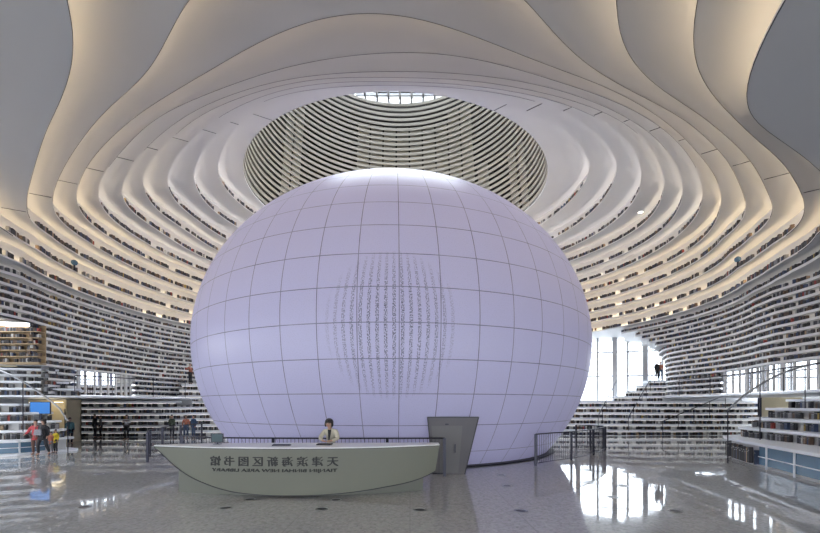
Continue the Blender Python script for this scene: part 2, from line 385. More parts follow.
upper_wall = {'left': idx_range(lambda x, y: x < -1 and y > -13.2 and y < 43.4), 'right': idx_range(lambda x, y: x > 8 and y > -13.2 and y < WALLY(x)-.1)}
ceil = MB()
for k in range(0, 12):
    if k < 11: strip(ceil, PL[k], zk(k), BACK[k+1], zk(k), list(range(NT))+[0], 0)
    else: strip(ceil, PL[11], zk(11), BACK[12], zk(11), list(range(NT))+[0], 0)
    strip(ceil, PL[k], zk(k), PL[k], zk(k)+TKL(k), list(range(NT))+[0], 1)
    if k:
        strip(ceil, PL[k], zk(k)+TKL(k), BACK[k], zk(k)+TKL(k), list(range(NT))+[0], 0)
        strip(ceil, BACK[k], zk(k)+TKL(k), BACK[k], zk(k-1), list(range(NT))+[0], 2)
edge_shade = MB()  # dark strips standing in for the shadow line at the ledge edges
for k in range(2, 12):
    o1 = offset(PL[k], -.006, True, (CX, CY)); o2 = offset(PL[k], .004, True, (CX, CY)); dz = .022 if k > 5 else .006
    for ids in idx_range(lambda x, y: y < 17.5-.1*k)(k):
        strip(edge_shade, o1, zk(k)-.006, o1, zk(k)+dz, ids); strip(edge_shade, o1, zk(k)-.006, o2, zk(k)-.006, ids)
struct(edge_shade, 'trim_16', M['seam'], 'thin dark edge beading along the ceiling ledges')
CEIL = struct(ceil, 'ceiling', [M['white'], M['edge'], M['riser']], 'stepped white ceiling of flowing ledges rising to the round skylight', smooth=False)
for side in ('left', 'right'):
    wb = MB()
    for k in range(12, 24):
        rr = upper_wall[side](k)
        if side == 'left' and k >= 18: rr = idx_range(lambda x, y: x < -1 and 19.4 < y < 43.4)(k)
        for ids in rr:
            if side == 'left' and k == 17:
                out = offset(PL[k], 7, True, (CX, CY)); strip(wb, PL[k], zk(k), out, zk(k), [i for i in ids if PL[k][i][1] < 19.6 or i is None], 0)
            if k < 23: strip(wb, PL[k], zk(k), BACK[k+1], zk(k), ids, 0)
            else:
                out = offset(PL[k], 9, True, (CX, CY)); strip(wb, PL[k], zk(k), out, zk(k), ids, 0)
            strip(wb, PL[k], zk(k), PL[k], zk(k)+TKL(k), ids, 1)
            strip(wb, PL[k], zk(k)+TKL(k), BACK[k], zk(k)+TKL(k), ids, 0)
            strip(wb, BACK[k], zk(k)+TKL(k), BACK[k], zk(k-1), ids, 2)
    # short flush rows under the overhang, beside the glazed band
    kp = (lambda x, y: x < -1 and (27.4 < y < 40 or 20.3 < y < 22.75)) if side == 'left' else (lambda x, y: x > 3 and 24.2 < y < 31.5)
    for k in range(24, 28):
        z0, z1 = zk(23)-.35*(k-23), zk(23)-.35*(k-24)
        for ids in idx_range(kp)(23):
            strip(wb, PL[23], z0, PL[23], z0+.12, ids, 1); strip(wb, PL[23], z0+.12, BACK[23], z0+.12, ids, 0)
            strip(wb, PL[23], z0, BACK[23], z0, ids, 0); strip(wb, BACK[23], z0+.12, BACK[23], z1, ids, 2)
    struct(wb, 'wall_'+side, [M['white'], M['edge'], M['riser']], side+' wall of continuous white bookshelf ledges')
# light strips lying on the ledges, out of sight from the floor
for k in range(1, 13):
    a = offset(PL[k], .225 if k < 12 else .23, True, (CX, CY)); b = offset(PL[k], .29, True, (CX, CY))
    mb = MB()
    if k < 12: strip(mb, a, zk(k)+TKL(k)+.02, b, zk(k)+TKL(k)+.02, list(range(NT))+[0])
    else:
        for ids in side_r(k): strip(mb, a, zk(k)+TKL(k)+.02, b, zk(k)+TKL(k)+.02, ids)
    o = struct(mb, 'trim_%d' % k, M['cove_inner'] if k < 4 else M['cove_mid'] if k < 7 else (M['cove'] if k < 12 else M['strip']))
    o['label'] = 'warm light strip hidden on a ceiling ledge'
mb = MB()
for k in range(13, 24):
    a = offset(PL[k], .225, True, (CX, CY)); b = offset(PL[k], .28, True, (CX, CY))
    for side in ('left', 'right'):
        rr = upper_wall[side](k)
        if side == 'left' and k >= 18: rr = idx_range(lambda x, y: x < -1 and 19.6 < y < 40)(k)
        for ids in rr: strip(mb, a, zk(k)+TKL(k)+.01, b, zk(k)+TKL(k)+.01, ids)
struct(mb, 'trim_15', M['strip'], 'neutral light strips behind the books on the wall ledges')
# seams across the ledges of the ceiling
sm = MB()
for th in (209.5, 321.5):
    i = int(round(th/360*NT))
    for k in range(0, 11):
        a, b = PL[k][i], PL[k+1][i]
        L = math.hypot(b[0]-a[0], b[1]-a[1]); t = ((b[0]-a[0])/L, (b[1]-a[1])/L); n = (-t[1], t[0])
        sm.hexa([(a[0]+t[0]*u+n[0]*v, a[1]+t[1]*u+n[1]*v, z) for z in (zk(k)-.012, zk(k)+.002) for u, v in ((.05, -.011), (L-.05, -.011), (L-.05, .011), (.05, .011))])
struct(sm, 'trim_13', M['seam'], 'thin dark joints across the ceiling ledges')
# far and side walls that close the hall
wl = MB()
for i in range(1): wl.box(-28.3, -28, -14, 44, 0, 4.3)
wr = MB(); wr.box(29, 29.3, -14, 44, 0, 4.3); wr.box(19.8, 29, 31.2, 31.3, 2.5, 2.95); wl.box(-28, -16.4, 30.0, 30.1, 2.3, 2.85)
struct(wl, 'wall_west', M['white'])
struct(wr, 'wall_east', M['white'])
wd = MB(); wd.box(-29, 29, -14.6, -14.3, 4.4, 8.7); struct(wd, 'wall_rear', M['white'], 'upper wall above the glazed entrance front')  # out of view, added to keep rear sky light off the ceiling
fl = MB(); fl.quad((-45, -25, 0), (45, -25, 0), (45, 60, 0), (-45, 60, 0))
struct(fl, 'floor', M['floor'], 'polished grey stone floor reflecting the sphere')
# ---------------------------------------------------------------- windows
def window_wall(name, p0, p1, z0, z1, marks, zs, label):
    L = math.hypot(p1[0]-p0[0], p1[1]-p0[1]); t = ((p1[0]-p0[0])/L, (p1[1]-p0[1])/L); n = (-t[1], t[0])
    g = MB(); g.quad((*p0, z0), (*p1, z0), (*p1, z1), (*p0, z1))
    o = struct(g, name, M['glass'], label)
    f = MB()
    for s, wd in marks: f.obox((p0[0]+t[0]*s-n[0]*.2, p0[1]+t[1]*s-n[1]*.2), t, n, wd, .18, z0, z1)
    for z in zs: f.obox(((p0[0]+p1[0])/2-n[0]*.1, (p0[1]+p1[1])/2-n[1]*.1), t, n, L, .09, z-.06, z+.06)
    f.build('window_frame', M['steel'], o)
    return o
wm = []
for px, wd in ((560, .16), (578, .42), (597.5, .17), (614.5, .42), (627.5, .17), (645, .42), (662, .17), (680, .42), (700, .17)):
    q = (px-410)/400; wm.append(((q*40-11)/(19+7*q)*math.hypot(19, 7), wd))
window_wall('window_1', (11, 40), (30, 33), 0, 8.7, wm, [.15, 2.7, 5.0, 7.2], 'tall glazed end wall behind the sphere at the right')
window_wall('window_5', (-9, 44), (11, 40), 0, 8.7, [(.3+1.7*i, .42 if i % 2 else .17) for i in range(12)], [.15, 2.7, 5.0, 7.2], 'glazed end wall hidden behind the sphere')
M['ground'] = mat('outdoor_paving', (.55, .55, .55), .8, noise=.1)
gd = MB(); gd.quad((-80, 60, -.05), (120, 60, -.05), (120, 140, -.05), (-80, 140, -.05))
struct(gd, 'ground', M['ground'])
# glazed bands under the overhangs
def band(name, k, lo, hi, side, z0, z1, label):
    r = idx_range((lambda x, y: (x < -1 if side < 0 else x > 3) and lo < y < hi))(23)[0]
    P = offset(PL[23], .2, True, (CX, CY)); g = MB(); strip(g, P, z0, P, z1, r)
    o = struct(g, name, M['glass'], label)
    line = [P[i] for i in r]; Ls = [0]
    for a, b in zip(line, line[1:]): Ls.append(Ls[-1]+math.hypot(b[0]-a[0], b[1]-a[1]))
    def at(s):
        for i in range(len(Ls)-1):
            if s <= Ls[i+1] or i == len(Ls)-2:
                t = (s-Ls[i])/(Ls[i+1]-Ls[i]); a, b = line[i], line[i+1]
                L = math.hypot(b[0]-a[0], b[1]-a[1]); return (a[0]+(b[0]-a[0])*t, a[1]+(b[1]-a[1])*t), ((b[0]-a[0])/L, (b[1]-a[1])/L)
    f = MB(); s = .15
    while s < Ls[-1]:
        p, t = at(s); n = (t[1], -t[0]); f.obox((p[0]-n[0]*.05, p[1]-n[1]*.05), t, n, .07 if R() < .6 else .2, .1, z0, z1); s += .45+.3*R()
    f.build('window_frame', M['edge'], o)
    return at, Ls[-1]
BANDL = band('window_2', 23, 22.6, 27.6, -1, 2.95, 4.35, 'narrow glazed band under the left overhang')
BANDR = band('window_3', 23, 15.5, 24.4, 1, 3.05, 4.35, 'narrow glazed band under the right overhang')

# ---------------------------------------------------------------- skylight drum above the sphere
drum = thing('skylight_drum', 'round louvred drum rising above the sphere to the skylight', 'skylight', (-.9, 27.8, 17.1))
NR = 29
def ell(f, dr=0):   # f 0 bottom .. 1 top
    rx = 10.0+(8.7-10.0)*f+dr; ry = 9.1+(8.7-9.1)*f+dr
    return rx, ry
NA = 120
for j in range(NR):
    f = (j+.3)/NR; z = (29.9-17.1)*f; mb = MB(); rows = []
    for dr, dz in ((0, 0), (.14, .06), (.14, .30), (0, .24)):
        rx, ry = ell(f, dr); rows.append([(rx*math.cos(2*math.pi*q/NA), ry*math.sin(2*math.pi*q/NA), z+dz) for q in range(NA)])
    rows.append(rows[0]); mb.grid(rows, 0, True)
    mb.build('louvre_ring', M['louvre'], drum)
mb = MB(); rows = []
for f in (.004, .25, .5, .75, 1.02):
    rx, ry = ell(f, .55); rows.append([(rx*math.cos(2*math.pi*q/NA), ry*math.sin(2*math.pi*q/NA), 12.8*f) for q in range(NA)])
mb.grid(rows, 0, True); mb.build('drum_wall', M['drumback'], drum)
def drum_panel(a0, a1, f0, f1):
    mb = MB(); rows = []
    for f in (f0, (f0+f1)/2, f1):
        rx, ry = ell(f, .30); rows.append([(rx*math.cos(math.radians(a0+(a1-a0)*q/4)), ry*math.sin(math.radians(a0+(a1-a0)*q/4)), 12.8*f) for q in range(5)])
    mb.grid(rows); mb.build('ivory_panel', M['panel'], drum)
for q in range(9): drum_panel(114-7.4*q-6.5, 114-7.4*q, .02, .84 if q < 7 else .9)
drum_panel(40, 46.4, .02, .45)
for q in range(2): drum_panel(152-6*q, 157-6*q, .05, .8)
for q in range(2): drum_panel(22-7*q, 27-7*q, .02, .42)
sk = MB(); rx, ry = ell(1.0, .6)
sk.poly([(-.9+rx*math.cos(2*math.pi*q/NA), 27.8+ry*math.sin(2*math.pi*q/NA), 30.6) for q in range(NA)])
sky_o = struct(sk, 'window_4', M['glass'], 'round glass skylight at the top of the drum')
fr = MB()
for q in range(-8, 9):
    x = q*1.05; h = math.sqrt(max(0, rx*rx-x*x)); fr.box(-.9+x-.08, -.9+x+.08, 27.8-h, 27.8+h, 30.25, 30.55)
for q in range(-8, 9, 2):
    x = q*1.05; h = math.sqrt(max(0, rx*rx-x*x)); fr.box(-.9-h, -.9+h, 27.8+x-.06, 27.8+x+.06, 30.3, 30.5)
fr.build('window_frame', M['steel'], sky_o)
rf = MB(); rows = []
for dr, z in ((.55, 29.9), (.75, 30.7), (1.2, 30.7)):
    a, b = ell(1, dr); rows.append([(-.9+a*math.cos(2*math.pi*q/NA), 27.8+b*math.sin(2*math.pi*q/NA), z) for q in range(NA)])
rf.grid(rows, 0, True); rf2 = struct(rf, 'trim_14', M['edge'])
# ---------------------------------------------------------------- the sphere
SX, SY, SZ, SA, SC = -.878, 23.4, 5.353, 10.5, 8.936
sph = thing('luminous_sphere', 'huge glowing lavender white sphere clad in square panels at the centre of the hall', 'sphere', (SX, SY, 0))
def sph_r(z): return SA*math.sqrt(max(0, 1-((z-SZ)/SC)**2))
def make_sphere():
    me = bpy.data.meshes.new('panel_skin'); bm = bmesh.new(); uvl = bm.loops.layers.uv.new('UVMap')
    NU, NV = 192, 96; la0 = math.asin(-SZ/SC); grid = []
    for j in range(NV+1):
        la = la0+(math.pi/2-.002-la0)*j/NV
        grid.append([bm.verts.new((SA*math.cos(la)*math.sin(2*math.pi*i/NU), -SA*math.cos(la)*math.cos(2*math.pi*i/NU), SZ+SC*math.sin(la))) for i in range(NU)])
    for j in range(NV):
        for i in range(NU):
            f = bm.faces.new((grid[j][i], grid[j][(i+1) % NU], grid[j+1][(i+1) % NU], grid[j+1][i])); f.smooth = True
            ii = i if i < NU/2 else i-NU
            for l, (a, b) in zip(f.loops, ((ii, j), (ii+1, j), (ii+1, j+1), (ii, j+1))):
                lon = a*360/NU; la = math.degrees(la0+(math.pi/2-.002-la0)*b/NV)
                l[uvl].uv = ((lon-2.9)/7.5+.5, (la+1.9)/7.5+.5)
    f = bm.faces.new(grid[NV]); f.smooth = True
    bm.to_mesh(me); bm.free(); return link('panel_skin', me, M['sphere'], sph)
make_sphere()
mb = MB(); r0 = sph_r(0); mb.lathe([(r0-.05, 0), (r0+.33, 0), (r0+.35, .05), (r0-.05, .06)], n=160); mb.build('base_ring', M['black'], sph)
# entrance in the sphere
po = thing('entrance_portal', 'grey metal door surround leaning out of the foot of the sphere', 'doorway', (1.45, 13.9, 0))
mb = MB(); y0, y1 = 13.75, 16.6
zt = 1.96
mb.hexa([(.80, y0, 0), (1.88, y0, 0), (1.88, y1, 0), (.80, y1, 0), (.60, y0, zt), (2.36, y0, zt), (2.36, y1, zt), (.60, y1, zt)])
mb.build('portal_shell', M['portal'], po, off=(1.45, 13.9, 0))
mb = MB()
for a, b in (((.60, zt), (2.36, zt)), ((2.36, zt), (1.88, 0)), ((.6, zt), (.8, 0))):
    d = Vector((b[0]-a[0], 0, b[1]-a[1])).normalized()*.0; mb.tube([(a[0], y0-.005, a[1]), (b[0], y0-.005, b[1])], .018, 6)
mb.build('portal_trim', M['seam'], po, off=(1.45, 13.9, 0))
mb = MB(); mb.hexa([(.86, y0-.03, .06), (1.66, y0-.03, .06), (1.66, y0, .06), (.86, y0, .06), (.74, y0-.03, 1.66), (1.80, y0-.03, 1.66), (1.80, y0, 1.66), (.74, y0, 1.66)])
dr = mb.build('door_leaf', M['door'], po, off=(1.45, 13.9, 0))
mb = MB(); mb.box(1.52, 1.56, y0-.09, y0-.05, .75, 1.05); mb.box(1.52, 1.56, y0-.09, y0-.03, .75, .78); mb.box(1.52, 1.56, y0-.09, y0-.03, 1.02, 1.05)
mb.build('door_handle', M['dark'], dr, off=(1.45, 13.9, 0))
mb = MB(); mb.box(1.2, 1.32, y0-.06, y0-.02, 1.70, 1.74); mb.build('door_closer', M['dark'], po, off=(1.45, 13.9, 0))

# ---------------------------------------------------------------- railings
def railing(name, label, pts, h=1.25, posts=None, bars=.13, group=None, base=0, thick=.025):
    line = smooth_line(pts, .25); o = thing(name, label, 'railing', (line[0][0], line[0][1], base), group=group)
    off = (line[0][0], line[0][1], base)
    mb = MB(); mb.tube([(x, y, base+h) for x, y in line], thick, 8); mb.build('handrail', M['dark'], o, off=off)
    mb = MB(); mb.tube([(x, y, base+.1) for x, y in line], .014, 6); mb.build('bottom_rail', M['dark'], o, off=off)
    mb = MB(); d = 0; bars_n = 0; nextp = 0; plist = []
    tot = sum(math.hypot(b[0]-a[0], b[1]-a[1]) for a, b in zip(line, line[1:])); np_ = max(1, round(tot/(posts or 1.8)))
    step = tot/np_; s = 0; marks = [i*step for i in range(np_+1)]; bm_ = [i*bars for i in range(int(tot/bars))]
    for a, b in zip(line, line[1:]):
        L = math.hypot(b[0]-a[0], b[1]-a[1])
        while marks and marks[0] <= s+L+1e-6:
            t = (marks.pop(0)-s)/L; plist.append((a[0]+(b[0]-a[0])*t, a[1]+(b[1]-a[1])*t))
        while bm_ and bm_[0] <= s+L:
            t = (bm_.pop(0)-s)/L; x, y = a[0]+(b[0]-a[0])*t, a[1]+(b[1]-a[1])*t
            mb.box(x-.006, x+.006, y-.006, y+.006, base+.1, base+h)
        s += L
    mb.build('balusters', M['dark'], o, off=off)
    for x, y in plist:
        p = MB(); p.box(x-.045, x+.045, y-.025, y+.025, base, base+h); p.build('post', M['dark'], o, off=off)
    return o
railing('metal_railing', 'dark railing with thin bars behind the boat shaped desk in front of the sphere', [(-8.2, 14.4), (-6.2, 13.55), (-3, 13.32), (1.15, 13.35)], 1.27)
railing('metal_railing', 'dark railing bending round beside the right foot of the sphere', [(4.9, 15.6), (5.9, 16.4), (7.5, 17.6), (9.0, 19.3), (10.2, 20.9)], 1.23, posts=2.4)
railing('metal_railing', 'short dark railing returning behind the bend at the right of the sphere', [(10.3, 21.3), (9.9, 21.9), (9.3, 22.4)], 1.23, posts=.9)
railing('metal_railing', 'dark railing to the left of the desk tip running back toward the shelves', [(-10.9, 16.6), (-12.0, 18.5), (-12.7, 21.3), (-12.6, 24.2)], 1.23, posts=2.2)

# ---------------------------------------------------------------- the boat shaped reception desk
desk = thing('reception_desk', 'long boat shaped grey green reception desk with mirrored lettering', 'desk', (-3, 10.6, 0))
DO = (-3, 10.6, 0)
DX = [-6.97, -6.75, -6.5, -6.0, -5.3, -4.6, -3.8, -2.9, -2.0, -.8, 0, .42, .70]
DY = [10.90, 10.82, 10.74, 10.60, 10.44, 10.34, 10.27, 10.25, 10.30, 10.52, 10.78, 10.97, 11.12]
fY = pchip(DX, DY)
fZ = pchip([-6.97, -6.62, -6.42, -5.95, -5.3, -4.72, -3.9, -2.9, -2.3, -.8, .40, .70], [1.24, 1.00, .85, .56, .31, .16, .075, .055, .07, .20, .42, .54])
fB = pchip([-6.97, -6.5, -5.5, -3.5, -1, .85], [10.92, 11.15, 11.38, 11.5, 11.55, 11.6])
ZT = 1.265
mb = MB(); st = [-6.97+(.70+6.97)*i/60 for i in range(61)]; rows = []
for x in st:
    zb = min(fZ(x), ZT-.01); tx = x+(.12*(x-.2)/.5 if x > .2 else 0)   # the right end leans outwards towards the top
    fr = [(x+(tx-x)*q/6, fY(x)+.02*(1-q/6), zb+(ZT-zb)*q/6) for q in range(7)]
    bk = [(tx, fB(x), ZT), (x, fB(x)-.05, zb)]
    rows.append(fr+bk)
mb.grid(rows, 0, True); mb.poly(rows[0]); mb.poly(rows[-1][::-1])
mb.build('hull', M['desk'], desk, off=DO)
mb = MB(); rows = []
for x in st:
    tx = x+(.12*(x-.2)/.5 if x > .2 else 0)
    rows.append([(tx, fY(x)-.015, ZT), (tx, fY(x)-.015, ZT+.03), (tx, fB(x)+.03, ZT+.03), (tx, fB(x)+.03, ZT)])
mb.grid(rows, 0, True); mb.poly(rows[0]); mb.poly(rows[-1][::-1]); mb.build('worktop', M['desktop'], desk, off=DO)
mb = MB(); rows = []
for i in range(41):
    x = -6.36+(6.36+.36)*i/40; z = fZ(x)+.06; a = fY(x)+.3
    rows.append([(x, a, 0), (x, a, z), (x, a+.6, z), (x, a+.6, 0)])
mb.grid(rows, 0, True); mb.poly(rows[0]); mb.poly(rows[-1][::-1]); mb.build('plinth', M['plinth'], desk, off=DO)
mb = MB(); mb.tube([(x, fY(x)+.01, min(fZ(x), ZT-.01)) for x in st[1:]], .011, 6); mb.build('keel_trim', M['seam'], desk, off=DO)
mb = MB(); mb.tube([(x+(.12*(x-.2)/.5 if x > .2 else 0), fY(x)-.003, ZT-.008) for x in st], .008, 6); mb.build('shadow_gap', M['seam'], desk, off=DO)
def lettering(name, txt, x_left, x_right, z0, h, m, parent, label):
    cu = bpy.data.curves.new(name, 'FONT'); cu.body = txt; cu.size = 1; cu.extrude = .02; cu.resolution_u = 3
    to = bpy.data.objects.new(name, cu); C.objects.link(to); bpy.context.view_layer.update()
    dg = bpy.context.evaluated_depsgraph_get(); me = bpy.data.meshes.new_from_object(to.evaluated_get(dg)); bpy.data.objects.remove(to)
    xs = [v.co.x for v in me.vertices]; ys = [v.co.y for v in me.vertices]; a, b, c, d = min(xs), max(xs), min(ys), max(ys)
    for v in me.vertices:
        u = (v.co.x-a)/(b-a); X = x_right-(x_right-x_left)*u; Z = z0+(v.co.y-c)/(d-c)*h
        v.co = (X-DO[0], fY(X)-.004+(v.co.z)*.4-DO[1], Z)
    me.flip_normals(); me.materials.clear()
    bm = bmesh.new(); bm.from_mesh(me); n = bmesh.ops.duplicate(bm, geom=bm.verts[:]+bm.edges[:]+bm.faces[:])   # bolder strokes
    for v in n['geom']:
        if isinstance(v, bmesh.types.BMVert): v.co.x += .016 if name == 'lettering' else .008; v.co.z += .006
    bm.to_mesh(me); bm.free(); o = link(name, me, m, parent); o['label'] = label; return o
lettering('lettering', '天 津 滨 海 新 区 图 书 馆', -5.20, -1.86, .81, .25, M['letter'], desk, 'large dark mirror-written characters')
lettering('small_lettering', 'TIANJIN BINHAI NEW AREA LIBRARY', -5.16, -1.88, .64, .10, M['letter'], desk, 'small dark mirror-written capitals')
# things on the desk
M['teal'] = mat('dark_teal_plastic', (.03, .07, .08), .4)
mo = thing('computer_monitor', 'small dark monitor seen from behind on the left part of the desk', 'monitor', (-5.35, 11.1, ZT+.03))
mb = MB(); mb.box(-.17, .17, -.015, .015, .05, .30); mb.build('display', M['dark'], mo)
mb = MB(); mb.box(-.145, .145, -.019, -.016, .075, .275); mb.build('back_panel', M['teal'], mo)
mb = MB(); mb.box(-.02, .02, .0, .03, 0, .12); mb.box(-.09, .09, -.05, .09, 0, .012); mb.build('stand', M['dark'], mo)
kb = MB(); kb.box(-.24, .24, -.07, .07, 0, .03); kb.box(-.22, .22, -.05, .05, .03, .042)
o = kb.build('keyboard', M['dark']); o.location = (-3.45, 10.75, ZT+.03); tag(o, 'flat dark keyboard lying on the desk left of the attendant', 'keyboard')
kb = MB(); kb.box(-.2, .2, -.13, .13, 0, .022); kb.box(-.19, .19, -.12, .12, .022, .03)
o = kb.build('notebook', M['black']); o.location = (-2.35, 11.0, ZT+.03); tag(o, 'dark notebook open on the desk under the attendant hands', 'notebook')

# ---------------------------------------------------------------- books on the upper rows (printed-looking rows, far away)
far_books = MB()
REF = (CX, CY)
for k in range(1, 24):
    ys = 26.3-1.02*k if k <= 10 else -12
    if k > 23: ys = 22
    for side in (-1, 1):
        for ids in idx_range((lambda x, y: x < -1 and y > ys) if side < 0 else (lambda x, y: x > 1 and y > ys))(k):
            line = [PL[k][i] for i in ids]
            y1 = 35 if k < 12 else 33.2
            if k >= 18 and side < 0: lo = 19.3
            else: lo = ys
            wm = (.05, .13) if k < 12 else (.05, .12)
            book_run(far_books, line, zk(k)+TKL(k), .27 if k < 12 else .20, REF, face=.03, dens=.86, depth=.12, wmin=wm[0], wmax=wm[1], y0=max(lo, 9), y1=y1, gap=.6 if k < 12 else .25)
for k in range(24, 28):
    z0 = zk(23)-.35*(k-23)
    for kp, s in (((lambda x, y: x < -1 and (27.6 < y < 34 or 20.4 < y < 22.7)), -1), ((lambda x, y: x > 3 and 24.4 < y < 31), 1)):
        for ids in idx_range(kp)(23):
            book_run(far_books, [PL[23][i] for i in ids], z0+.12, .2, REF, face=.03, dens=.86, depth=.12, wmin=.06, wmax=.15, gap=.25)

# ---------------------------------------------------------------- terraces
near_items = []     # (record, row description)
def terrace(name, label, slabs, cat='terrace', th=.10, books=None, inset=.32, bm_near=None, offc=(0, 0), steps=None):
    """slabs: list of (z, edge polyline in plan, closing points behind). One mesh per ledge, one per shelf back."""
    o = thing(name, label, cat, (offc[0], offc[1], 0)); off = (offc[0], offc[1], 0); prev = 0
    ref = None
    for i, (z, edge, back) in enumerate(slabs):
        e_ = smooth_line(edge, .3); poly = e_+list(back)
        mb = MB(); mb.prism(poly, z-th, z); mb.build('ledge', M['slab'], o, off=off)
        cx = sum(p[0] for p in back)/len(back); cy = sum(p[1] for p in back)/len(back)
        ins = offset(e_, inset, False, None)
        m = len(e_)//2
        if (ins[m][0]-cx)**2+(ins[m][1]-cy)**2 > (e_[m][0]-cx)**2+(e_[m][1]-cy)**2: ins = offset(e_, -inset, False, None)
        mb = MB(); mb.grid([[(*p, prev) for p in ins], [(*p, z-th) for p in ins]]); mb.build('shelf_back', M['riser'], o, off=off)
        if books: books(i, z, prev, e_, ins, th)
        prev = z
    return o
def inward_ref(e_, ins): # a fake reference that lies on the hall side
    m = len(e_)//2; return (e_[m][0]*9-ins[m][0]*8, e_[m][1]*9-ins[m][1]*8)
def run_local(mb, e_, ins, z, h, face=.10, dens=.85, depth=.14, wmin=.04, wmax=.12, items=None, tag_=None, lo=None, hi=None, gap=.3, px=None):
    """books between the ledge edge and the shelf back, following the curve"""
    pos = 0; run = 0; grp = 5+R()*12; on = True
    for (a, b, c) in zip(e_, e_[1:], ins):
        L = math.hypot(b[0]-a[0], b[1]-a[1])
        if L < 1e-6: continue
        t = ((b[0]-a[0])/L, (b[1]-a[1])/L); n = (t[1], -t[0])
        if (c[0]-a[0])*n[0]+(c[1]-a[1])*n[1] < 0: n = (-n[0], -n[1])
        while pos < L:
            wd = wmin+(wmax-wmin)*R(); x, y = a[0]+t[0]*pos, a[1]+t[1]*pos
            vis = y > 1 and abs(x/y*400) < 700
            if vis and on and R() < dens and (px is None or px(x, y)):
                p = (x+n[0]*face, y+n[1]*face); hh = h*(.75+.25*R())
                if items is None: mb.obox(p, t, n, wd*.9, depth, z, z+hh, pick_book())
                else: items.append((p, t, n, wd*.9, depth, z, hh, tag_))
            pos += wd; run += 1
            if run > grp: on = not on; run = 0; grp = (6+R()*14) if on else (1+R()*3*gap/.3)
        pos -= L
ROWN = ['lowest', 'second', 'third', 'fourth', 'fifth', 'sixth', 'seventh', 'eighth', 'ninth']
# right, close to the camera
rt = [(.95, [(10.6, 6.5), (12.0, 11.7), (13.15, 15.5), (13.95, 17.6), (14.35, 18.3), (15.0, 18.9), (17.5, 19.6), (22, 20)], [(26, 20), (26, 6.5)]),
      (1.38, [(12.2, 7), (14.0, 13.6), (14.5, 16.3), (14.85, 18.0), (15.6, 18.7), (18, 19.3), (22, 19.7)], [(26, 19.7), (26, 7)]),
      (1.81, [(13.4, 7), (14.75, 14.4), (15.0, 16.6), (15.3, 18.0), (16.0, 18.6), (18, 19.1), (22, 19.4)], [(26, 19.4), (26, 7)]),
      (2.24, [(15.0, 8), (15.8, 15.4), (15.85, 17.0), (16.0, 18.0), (16.7, 18.5), (18.5, 18.9), (22, 19.1)], [(26, 19.1), (26, 8)]),
      (2.62, [(16.0, 8), (16.5, 15.5), (16.7, 17.4), (16.9, 18.0), (17.5, 18.4), (19, 18.7), (22, 18.9)], [(26, 18.9), (26, 8)])]
def books_rt(i, z, prev, e_, ins, th):
    if i == 0: run_local(None, e_, ins, .1, .62, items=near_items, tag_=('right', 0), wmin=.05, wmax=.13, px=lambda x, y: y > 15.3 and x < 15.2, dens=.9)
    else: run_local(None, e_, ins, prev, .30, items=near_items, tag_=('right', i), wmin=.05, wmax=.14, px=lambda x, y: y < 18.75, dens=.9)
o = terrace('stepped_terrace', 'white stepped terrace of curved ledges with books at the right edge of the hall', rt, books=books_rt, offc=(20, 18))
mb = MB(); e_ = [(x+.22, y) for x, y in smooth_line([(10.6, 6.5), (12.0, 11.7), (13.05, 15.2)], .4)]
mb.grid([[(*p, .12) for p in e_], [(*p, .80) for p in e_]]); p = mb.build('glass_panel', M['blue'], o, off=(20, 18, 0)); p['label'] = 'blue grey glass base panel'
mb = MB()
for x, y in e_[::4]: mb.box(x-.04, x-.0, y-.03, y+.03, 0, .85)
mb.tube([(x-.03, y, .42) for x, y in e_], .02, 6); mb.build('base_frame', M['slab'], o, off=(20, 18, 0))
# left, a little further away
lt = [(.10, [(-26, 15.4), (-18.7, 18.1), (-17.75, 19.9), (-17.25, 20.7), (-17.9, 21.3), (-19.5, 21.6), (-23, 21.8)], [(-26, 21.8)]),
      (.71, [(-26, 15.5), (-18.9, 18.3), (-18.0, 19.9), (-17.4, 20.6), (-18.0, 21.2), (-19.5, 21.5), (-23, 21.7)], [(-26, 21.7)]),
      (1.14, [(-26, 16.5), (-19.6, 18.9), (-18.4, 20.0), (-17.75, 20.6), (-18.3, 21.1), (-19.5, 21.4), (-23, 21.6)], [(-26, 21.6)]),
      (1.57, [(-26, 17), (-19.9, 19.3), (-18.7, 20.1), (-18.0, 20.65), (-18.6, 21.05), (-20, 21.3), (-23, 21.5)], [(-26, 21.5)]),
      (2.0, [(-26, 17.4), (-20.1, 19.5), (-19.1, 20.2), (-18.45, 20.7), (-19, 21.0), (-20, 21.2), (-23, 21.4)], [(-26, 21.4)]),
      (2.43, [(-26, 18), (-20.4, 19.8), (-19.7, 20.3), (-19.3, 20.7), (-19.8, 20.95), (-20.8, 21.1), (-23, 21.3)], [(-26, 21.3)])]
def books_lt(i, z, prev, e_, ins, th):
    if i >= 2: run_local(None, e_, ins, prev, .30, items=near_items, tag_=('left', i-1), wmin=.05, wmax=.14, px=lambda x, y: y < 20.9, dens=.9)
o = terrace('stepped_terrace', 'white stepped terrace of ledges with books behind the family at the far left', lt, books=books_lt, offc=(-22, 19))
mb = MB(); e_ = [(x-.25, y+.12) for x, y in smooth_line([(-26, 15.5), (-18.9, 18.3), (-18.0, 19.9)], .4)]
mb.grid([[(*p, .1) for p in e_], [(*p, .60) for p in e_]]); p = mb.build('glass_panel', M['blue'], o, off=(-22, 19, 0)); p['label'] = 'blue grey glass base panel'
mb = MB()
for x, y in e_[::5]: mb.box(x+.02, x+.06, y-.09, y-.03, .1, .62)
mb.tube([(x+.04, y-.06, .35) for x, y in e_], .02, 6)
mb.build('base_frame', M['slab'], o, off=(-22, 19, 0))
